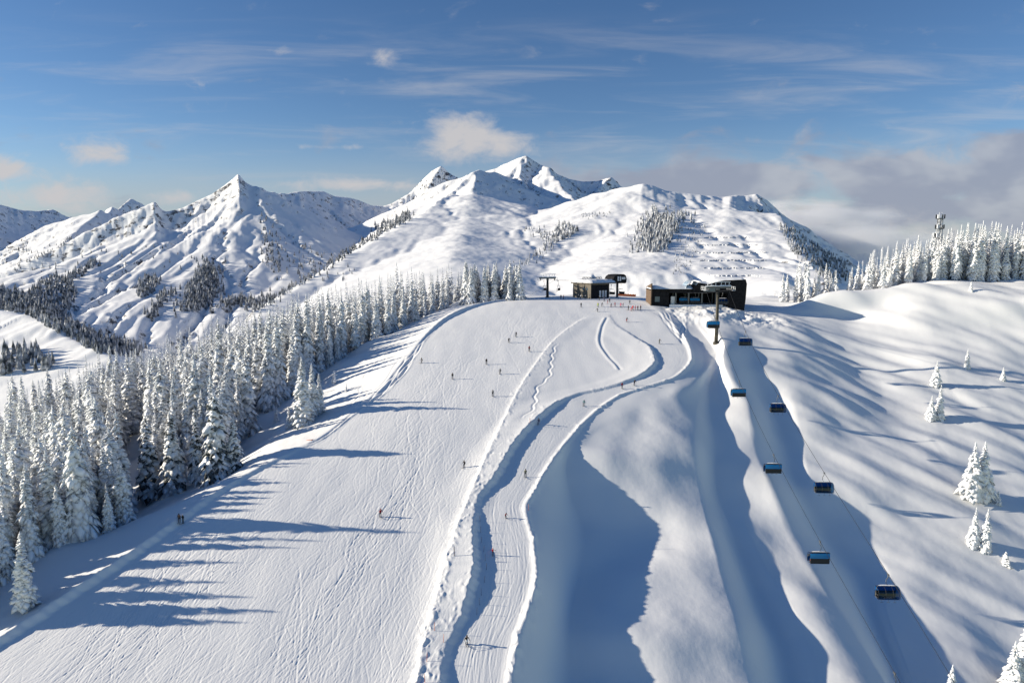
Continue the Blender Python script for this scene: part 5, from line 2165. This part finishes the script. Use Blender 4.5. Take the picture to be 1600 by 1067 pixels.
GS = 'skiers on the runs'
Pp = [
    (280, 816, .3, 'stand', 'brown', 'black', 'black', 'brown-jacketed left person of the pair standing on the groomed edge'),
    (286, 817, -.4, 'stand', 'black', 'grey', 'white', 'dark-clad right person of the pair standing on the groomed edge'),
    (594, 807, .35, 'turn', 'dark_red', 'black', 'dark_red', 'skier in dark red alone in the lower middle of the wide run'),
    (725, 730, -.5, 'turn', 'black', 'black', 'black', 'black-clad skier turning just left of the windrow'),
    (821, 745, 0, 'stand', 'olive', 'black', 'black', 'dark olive skier gliding straight down the path near its right edge'),
    (790, 809, .6, 'crouch', 'dark_red', 'black', 'black', 'small crouching skier in dark red in mid path'),
    (770, 867, .1, 'arms', 'red', 'black', 'red', 'small skier in bright red jacket with arms spread'),
    (729, 1006, .3, 'crouch', 'black', 'white', 'black', 'lowest skier on the path, black jacket and pale trousers'),
    (841, 663, -.3, 'turn', 'navy', 'navy', 'black', 'navy-clad skier at the shaded bank beside an orange-pink marker'),
    (912, 634, -.2, 'turn', 'teal', 'grey', 'grey', 'skier in grey-teal in mid path below the bend'),
    (991, 602, .1, 'turn', 'black', 'navy', 'black', 'dark skier higher of the two at the inside of the bend'),
    (972, 607, .2, 'stand', 'dark_red', 'navy', 'black', 'dark skier with a touch of red, lower of the two at the bend'),
    (1030, 537, .5, 'turn', 'olive', 'grey', 'black', 'small greyish skier high on the path below the right-hand station'),
    (979, 503, .2, 'turn', 'black', 'red', 'black', 'skier in black with red trousers at the very start of the path'),
    (707, 592, 0, 'stand', 'black', 'grey', 'black', 'dark skier upright in mid run, lowest of the upper left skiers'),
    (659, 567, -.9, 'turn', 'black', 'black', 'grey', 'dark skier leaning near the left footprints'),
    (760, 569, .1, 'stand', 'black', 'black', 'navy', 'black skier upright above the middle of the wide run'),
    (781, 584, -.2, 'turn', 'grey', 'black', 'black', 'charcoal skier just below and right of an upright black skier'),
    (770, 619, .2, 'stand', 'grey', 'black', 'black', 'dark grey skier nearest the windrow in the upper run'),
    (827, 549, .1, 'stand', 'dark_red', 'black', 'black', 'dark red skier beside the upper windrow'),
    (806, 526, -.2, 'turn', 'black', 'black', 'black', 'black skier, upper right of the two close to each other high on the run'),
    (795, 535, .3, 'crouch', 'black', 'black', 'navy', 'black crouching skier, lower left of the two close to each other high on the run'),
    (908, 480, 0, 'stand', 'black', 'navy', 'black', 'lone dark skier on the plateau below the taupe station'),
]
for px, py, rz, pose, jk, pt, hm, lb in Pp:
    small = .72 if 'small' in lb and py > 780 else 1.0
    slope_person(px, py, rz, pose, jk, pt, hm, lb, GS, small)

GC = 'people on the summit plateau'
Cc = [
    (876.5, 467, 'black', 'black', 'stand', 'dark-clad left person of the pair beside the far lift tower'),
    (880.5, 467.5, 'red', 'black', 'stand', 'red-jacketed right person of the pair beside the far lift tower'),
    (904, 466.5, 'grey', 'black', 'stand', 'grey-clad person at the left end of the taupe wall'),
    (907.5, 467, 'white', 'grey', 'stand', 'pale-clad person standing against the taupe wall'),
    (914.5, 467, 'white', 'black', 'arms', 'white-jacketed person at the right end of the taupe wall'),
    (934.4, 480, 'lime', 'lime', 'stand', 'person in yellow-green suit at the left of the summit crowd'),
    (936.7, 469.5, 'black', 'black', 'stand', 'black-clad person by the snow heap of the taupe station'),
    (940.2, 479, 'black', 'grey', 'turn', 'dark person just right of the yellow-green suit'),
    (944, 471, 'navy', 'navy', 'stand', 'navy-clad person among the upper row of the summit crowd'),
    (949.6, 475, 'black', 'red', 'stand', 'person with black jacket and red trousers in the summit crowd'),
    (952.4, 472.5, 'black', 'black', 'stand', 'tall black figure in the upper row of the summit crowd'),
    (954.6, 480, 'black', 'dark_red', 'crouch', 'bending person in black and dark red in the summit crowd'),
    (961, 479, 'red', 'dark_red', 'stand', 'person all in red in the middle of the summit crowd'),
    (970, 480, 'pink', 'pink', 'stand', 'person in pink in the right half of the summit crowd'),
    (973.4, 479.5, 'dark_red', 'black', 'stand', 'dark red and black person right beside the pink one'),
    (984, 475, 'grey', 'black', 'stand', 'dark person standing alone at the upper right of the crowd'),
    (982, 484.5, 'black', 'black', 'stand', 'black-clad person at the left end of the row above the path'),
    (986, 486, 'red', 'pink', 'crouch', 'crouching person in red in the row above the path'),
    (988.8, 484, 'red', 'red', 'stand', 'red-clad person standing in the row above the path'),
    (993, 484, 'pink', 'red', 'stand', 'pink and red person in the row above the path'),
    (996.5, 484.5, 'dark_red', 'black', 'stand', 'dark red person near the right end of the row above the path'),
    (1001, 484, 'black', 'navy', 'stand', 'dark person at the right end of the row above the path'),
    (934, 487, 'black', 'black', 'crouch', 'small dark crouching figure below the yellow-green suit'),
    (1267, 459, 'black', 'dark_red', 'stand', 'dark distant skier on the right ridge in front of the low white trees'),
]
for i, (px, py, jk, pt, pose, lb) in enumerate(Cc):
    slope_person(px, py, (i * 1.9) % 6.28, pose, jk, pt, ('black', 'red', 'white', 'grey')[i % 4], lb, GC, .98)

# passengers of the uphill chairs, seen from behind
cols = ['black', 'navy', 'grey', 'red', 'black', 'olive']
for ci, c in enumerate(CH_UP[:4]):
    n = (4, 5, 5, 6)[ci]
    for k in range(n):
        lx = -1.6 + .25 + .54 * (k if n == 6 else k + (ci + 1) % 2)
        w_ = c.location + Vector((lx, -.02, -4.04 - .36))
        person(w_, math.pi, 'seated', cols[(k + ci) % 6], 'black', ('black', 'grey', 'navy')[k % 3],
               ('passenger under the blue canopy of the chair ' + ('in front of the lift tower', 'next below the lift tower', 'at mid height of the left cable', 'lowest fully seen on the left cable')[ci]),
               ('passengers of the chair ' + ('in front of the tower', 'next below the tower', 'at mid height', 'lowest fully seen')[ci]), 1.0, True, False)
# ================================================================== MIST
def mist_bank(name, px, py, Y, rx, ry, rz, dens, sc, label):
    """a soft bank of low cloud: one closed hull with an uneven volume inside"""
    kx, kz = ray(px, py)
    c = Vector((kx * Y, Y, kz * Y))
    mb = MB()
    nl, nm = 10, 20
    V, Fc = [(0, 0, 1)], []
    for i in range(1, nl):
        a = math.pi * i / nl
        for k in range(nm):
            t_ = 6.2832 * k / nm
            V.append((math.sin(a) * math.cos(t_), math.sin(a) * math.sin(t_), math.cos(a)))
    V.append((0, 0, -1))
    for k in range(nm):
        Fc.append((0, 1 + k, 1 + (k + 1) % nm))
        e = 1 + (nl - 2) * nm
        Fc.append((len(V) - 1, e + (k + 1) % nm, e + k))
    for i in range(nl - 2):
        for k in range(nm):
            a = 1 + i * nm
            Fc.append((a + k, a + nm + k, a + nm + (k + 1) % nm, a + (k + 1) % nm))
    mb.add(V, Fc, 0, True)
    m = bpy.data.materials.new(name)
    m.use_nodes = True
    m.node_tree.nodes.remove(m.node_tree.nodes['Principled BSDF'])
    vo = N(m, 'ShaderNodeVolumePrincipled')
    vo.inputs['Color'].default_value = (.97, .97, .98, 1)
    vo.inputs['Anisotropy'].default_value = .2
    tc_ = N(m, 'ShaderNodeTexCoord')
    ln = N(m, 'ShaderNodeVectorMath', operation='LENGTH')
    L(m, tc_, 'Object', ln, 0)
    fall = N(m, 'ShaderNodeMapRange')
    fall.inputs[1].default_value, fall.inputs[2].default_value = .95, .25
    L(m, ln, 'Value', fall, 0)
    no = N(m, 'ShaderNodeTexNoise', i_Scale=sc, i_Detail=3.0, i_Roughness=.55)
    L(m, tc_, 'Object', no, 'Vector')
    nr_ = N(m, 'ShaderNodeMapRange')
    nr_.inputs[1].default_value, nr_.inputs[2].default_value = .40, .68
    L(m, no, 'Fac', nr_, 0)
    mu = N(m, 'ShaderNodeMath', operation='MULTIPLY')
    L(m, fall, 0, mu, 0)
    L(m, nr_, 0, mu, 1)
    m2 = N(m, 'ShaderNodeMath', operation='MULTIPLY')
    m2.inputs[1].default_value = dens
    L(m, mu, 0, m2, 0)
    L(m, m2, 0, vo, 'Density')
    L(m, vo, 0, m.node_tree.nodes['Material Output'], 'Volume')
    o = mb.build(name, m)
    o.location = c
    o.scale = (rx, ry, rz)
    return tag(o, label, None, None, 'stuff')


mist_bank('mist', 1290, 392, 2300, 420, 300, 120, .03, 2.2, 'thin mist drifting over the right flank of the distant hill')
mist_bank('mist', 1250, 345, 3300, 560, 260, 110, .022, 2.6, 'pale cloud wrapped round the right shoulder of the distant mountain')
# ================================================================== LIGHT, SKY, CAMERA
cam = bpy.data.cameras.new('camera')
cam.lens = 24.0 * F / 1067.0
cam.sensor_width = 36.0
cam.clip_start = 1.0
cam.clip_end = 60000.0
co = bpy.data.objects.new('camera', cam)
COL.objects.link(co)
co.location = (0, 0, 0)
co.rotation_euler = (R(90) - PITCH, 0, 0)
scene.camera = co

sl = bpy.data.lights.new('sun', 'SUN')
sl.energy = 5.0
sl.angle = R(.55)
sl.color = (1.0, .895, .72)
so = bpy.data.objects.new('sun', sl)
COL.objects.link(so)
so.rotation_euler = SUN.to_track_quat('Z', 'Y').to_euler()
so.location = SUN * 200

w = bpy.data.worlds.new('World')
scene.world = w
w.use_nodes = True
nt = w.node_tree
bg = nt.nodes['Background']
WN = lambda k, **kw: N(w, k, **kw)
tc = WN('ShaderNodeTexCoord')
sep = WN('ShaderNodeSeparateXYZ')
L(w, tc, 'Generated', sep, 'Vector')
mxz = WN('ShaderNodeMath', operation='MAXIMUM')
mxz.inputs[1].default_value = .015
L(w, sep, 'Z', mxz, 0)
cmb = WN('ShaderNodeCombineXYZ')
L(w, sep, 'X', cmb, 'X'); L(w, sep, 'Y', cmb, 'Y'); L(w, mxz, 'Value', cmb, 'Z')
sky = WN('ShaderNodeTexSky', sky_type='NISHITA')
sky.sun_disc = False
sky.sun_elevation = SUN_EL
# sky rotation 0 puts the sun at +y; it turns clockwise seen from above
sky.sun_rotation = math.atan2(SUN.x, SUN.y)
sky.altitude = 1900
sky.air_density = 1.0
sky.dust_density = .25
sky.ozone_density = 1.6
L(w, cmb, 'Vector', sky, 'Vector')
hs = WN('ShaderNodeHueSaturation')
hs.inputs['Saturation'].default_value = SKY_SAT
hs.inputs['Value'].default_value = 1.0
hs.inputs['Hue'].default_value = .508
L(w, sky, 'Color', hs, 'Color')
last = hs


def wmath(op, a, b=None, c=None):
    n = WN('ShaderNodeMath', operation=op)
    for i, v in enumerate((a, b, c)):
        if v is None: continue
        if isinstance(v, (int, float)): n.inputs[i].default_value = v
        else: nt.links.new(v, n.inputs[i])
    return n.outputs[0]


# azimuth (from +y, positive to the right) and elevation, both as tangents
ysafe = wmath('MAXIMUM', sep.outputs['Y'], .05)
ta = wmath('DIVIDE', sep.outputs['X'], ysafe)
te = wmath('DIVIDE', sep.outputs['Z'], ysafe)
front = wmath('GREATER_THAN', sep.outputs['Y'], .05)


def cloud_noise(sx, sy, detail, rough, off, dist=0.0):
    cv = WN('ShaderNodeCombineXYZ')
    nt.links.new(wmath('MULTIPLY', ta, sx), cv.inputs[0])
    nt.links.new(wmath('MULTIPLY', te, sy), cv.inputs[1])
    cv.inputs[2].default_value = off
    n = WN('ShaderNodeTexNoise', i_Scale=1.0, i_Detail=detail, i_Roughness=rough, i_Distortion=dist)
    nt.links.new(cv.outputs[0], n.inputs['Vector'])
    return n.outputs['Fac']


def blob(px, py, wx_, wy_):
    """soft elliptical patch of sky round a direction"""
    a = (px - CX) / F
    e = (HORIZON - py) / F
    dx = wmath('DIVIDE', wmath('SUBTRACT', ta, a), wx_ / F)
    dy = wmath('DIVIDE', wmath('SUBTRACT', te, e), wy_ / F)
    r2 = wmath('ADD', wmath('MULTIPLY', dx, dx), wmath('MULTIPLY', dy, dy))
    return wmath('POWER', 2.718, wmath('MULTIPLY', r2, -1.0))


def layer(dens, color):
    global last
    mx = WN('ShaderNodeMix', data_type='RGBA')
    nt.links.new(wmath('MULTIPLY', dens, front), mx.inputs[0])
    nt.links.new(last.outputs[0] if last is hs else last.outputs[2], mx.inputs[6])
    if isinstance(color, tuple): mx.inputs[7].default_value = (*color, 1)
    else: nt.links.new(color, mx.inputs[7])
    last = mx


def ramp(f, lo, hi):
    n = WN('ShaderNodeMapRange')
    n.interpolation_type = 'SMOOTHSTEP'
    n.inputs[1].default_value, n.inputs[2].default_value = lo, hi
    nt.links.new(f, n.inputs[0])
    return n.outputs[0]


K = CLOUD_K            # cloud brightness in the sky's own units
white = (K * 1.0, K * .97, K * .97)
grey = (K * .50, K * .55, K * .70)
# thin high cirrus
ci = ramp(cloud_noise(3.2, 30, 5, .6, 1.7, .6), .44, .84)
cm = ramp(te, .04, .16)
cm2 = ramp(te, .36, .24)
layer(wmath('MULTIPLY', wmath('MULTIPLY', ci, .42), wmath('MULTIPLY', cm, cm2)), white)
# pale band low over the peaks
lo = wmath('MULTIPLY', ramp(te, .16, .02), ramp(cloud_noise(4, 16, 4, .55, 4.2), .30, .75))
layer(wmath('MULTIPLY', lo, .78), (K * .80, K * .82, K * .86))
# pale air along the horizon
layer(wmath('MULTIPLY', ramp(te, .21, -.02), .85), (K * .60, K * .66, K * .74))
# grey bank on the right
nb = cloud_noise(8.5, 19, 6, .60, 9.1, .4)
shape = wmath('ADD', wmath('MAXIMUM', wmath('MAXIMUM', blob(1480, 282, 330, 46), blob(1150, 288, 220, 36)), wmath('MAXIMUM', wmath('MULTIPLY', blob(1620, 262, 210, 54), 1.1), wmath('MULTIPLY', blob(1500, 330, 330, 50), .75))), wmath('MULTIPLY', wmath('SUBTRACT', nb, .5), 1.7))
bank = ramp(shape, .14, .62)
lit = ramp(wmath('ADD', cloud_noise(9, 17, 3, .55, 2.3, .2), wmath('MULTIPLY', blob(1300, 288, 60, 30), .25)), .44, .72)
mixc = WN('ShaderNodeMix', data_type='RGBA')
nt.links.new(lit, mixc.inputs[0])
mixc.inputs[6].default_value = (*grey, 1)
mixc.inputs[7].default_value = (K * .72, K * .76, K * .86, 1)
layer(wmath('MULTIPLY', bank, .88), mixc.outputs[2])
# single puffs
pn = cloud_noise(19, 30, 6, .6, 6.6, .4)
ps = None
for (px, py, a, b, g) in [(725, 222, 75, 36, 1.15), (770, 232, 62, 28, .95), (20, 268, 76, 24, .98), (180, 243, 66, 24, .86), (110, 312, 120, 26, .92), (614, 105, 40, 17, .72), (455, 92, 26, 14, .5),
                          (1230, 345, 90, 40, .95), (1330, 372, 130, 40, .9), (1420, 370, 130, 34, .75), (545, 236, 70, 6, .62), (570, 292, 150, 13, .85), (270, 312, 60, 12, .7), (330, 142, 22, 13, .45)]:
    q = wmath('MULTIPLY', blob(px, py, a, b), g)
    ps = q if ps is None else wmath('MAXIMUM', ps, q)
puff = ramp(wmath('ADD', ps, wmath('MULTIPLY', wmath('SUBTRACT', pn, .5), 1.8)), .26, 1.10)
layer(wmath('MULTIPLY', puff, .95), (K * .93, K * .91, K * .93))
nt.links.new(last.outputs[2], bg.inputs['Color'])
bg.inputs['Strength'].default_value = SKY_STRENGTH

scene.view_settings.view_transform = 'Standard'
scene.view_settings.look = 'None'
scene.view_settings.gamma = 1.0
scene.view_settings.exposure = EXPOSURE
cy = scene.cycles
w.cycles.sampling_method = 'MANUAL'
w.cycles.sample_map_resolution = 256
cy.max_bounces = 6
cy.diffuse_bounces = 3
cy.glossy_bounces = 2
cy.volume_bounces = 3
cy.volume_step_rate = 2.0
cy.transmission_bounces = 4
cy.transparent_max_bounces = 8
cy.use_denoising = True
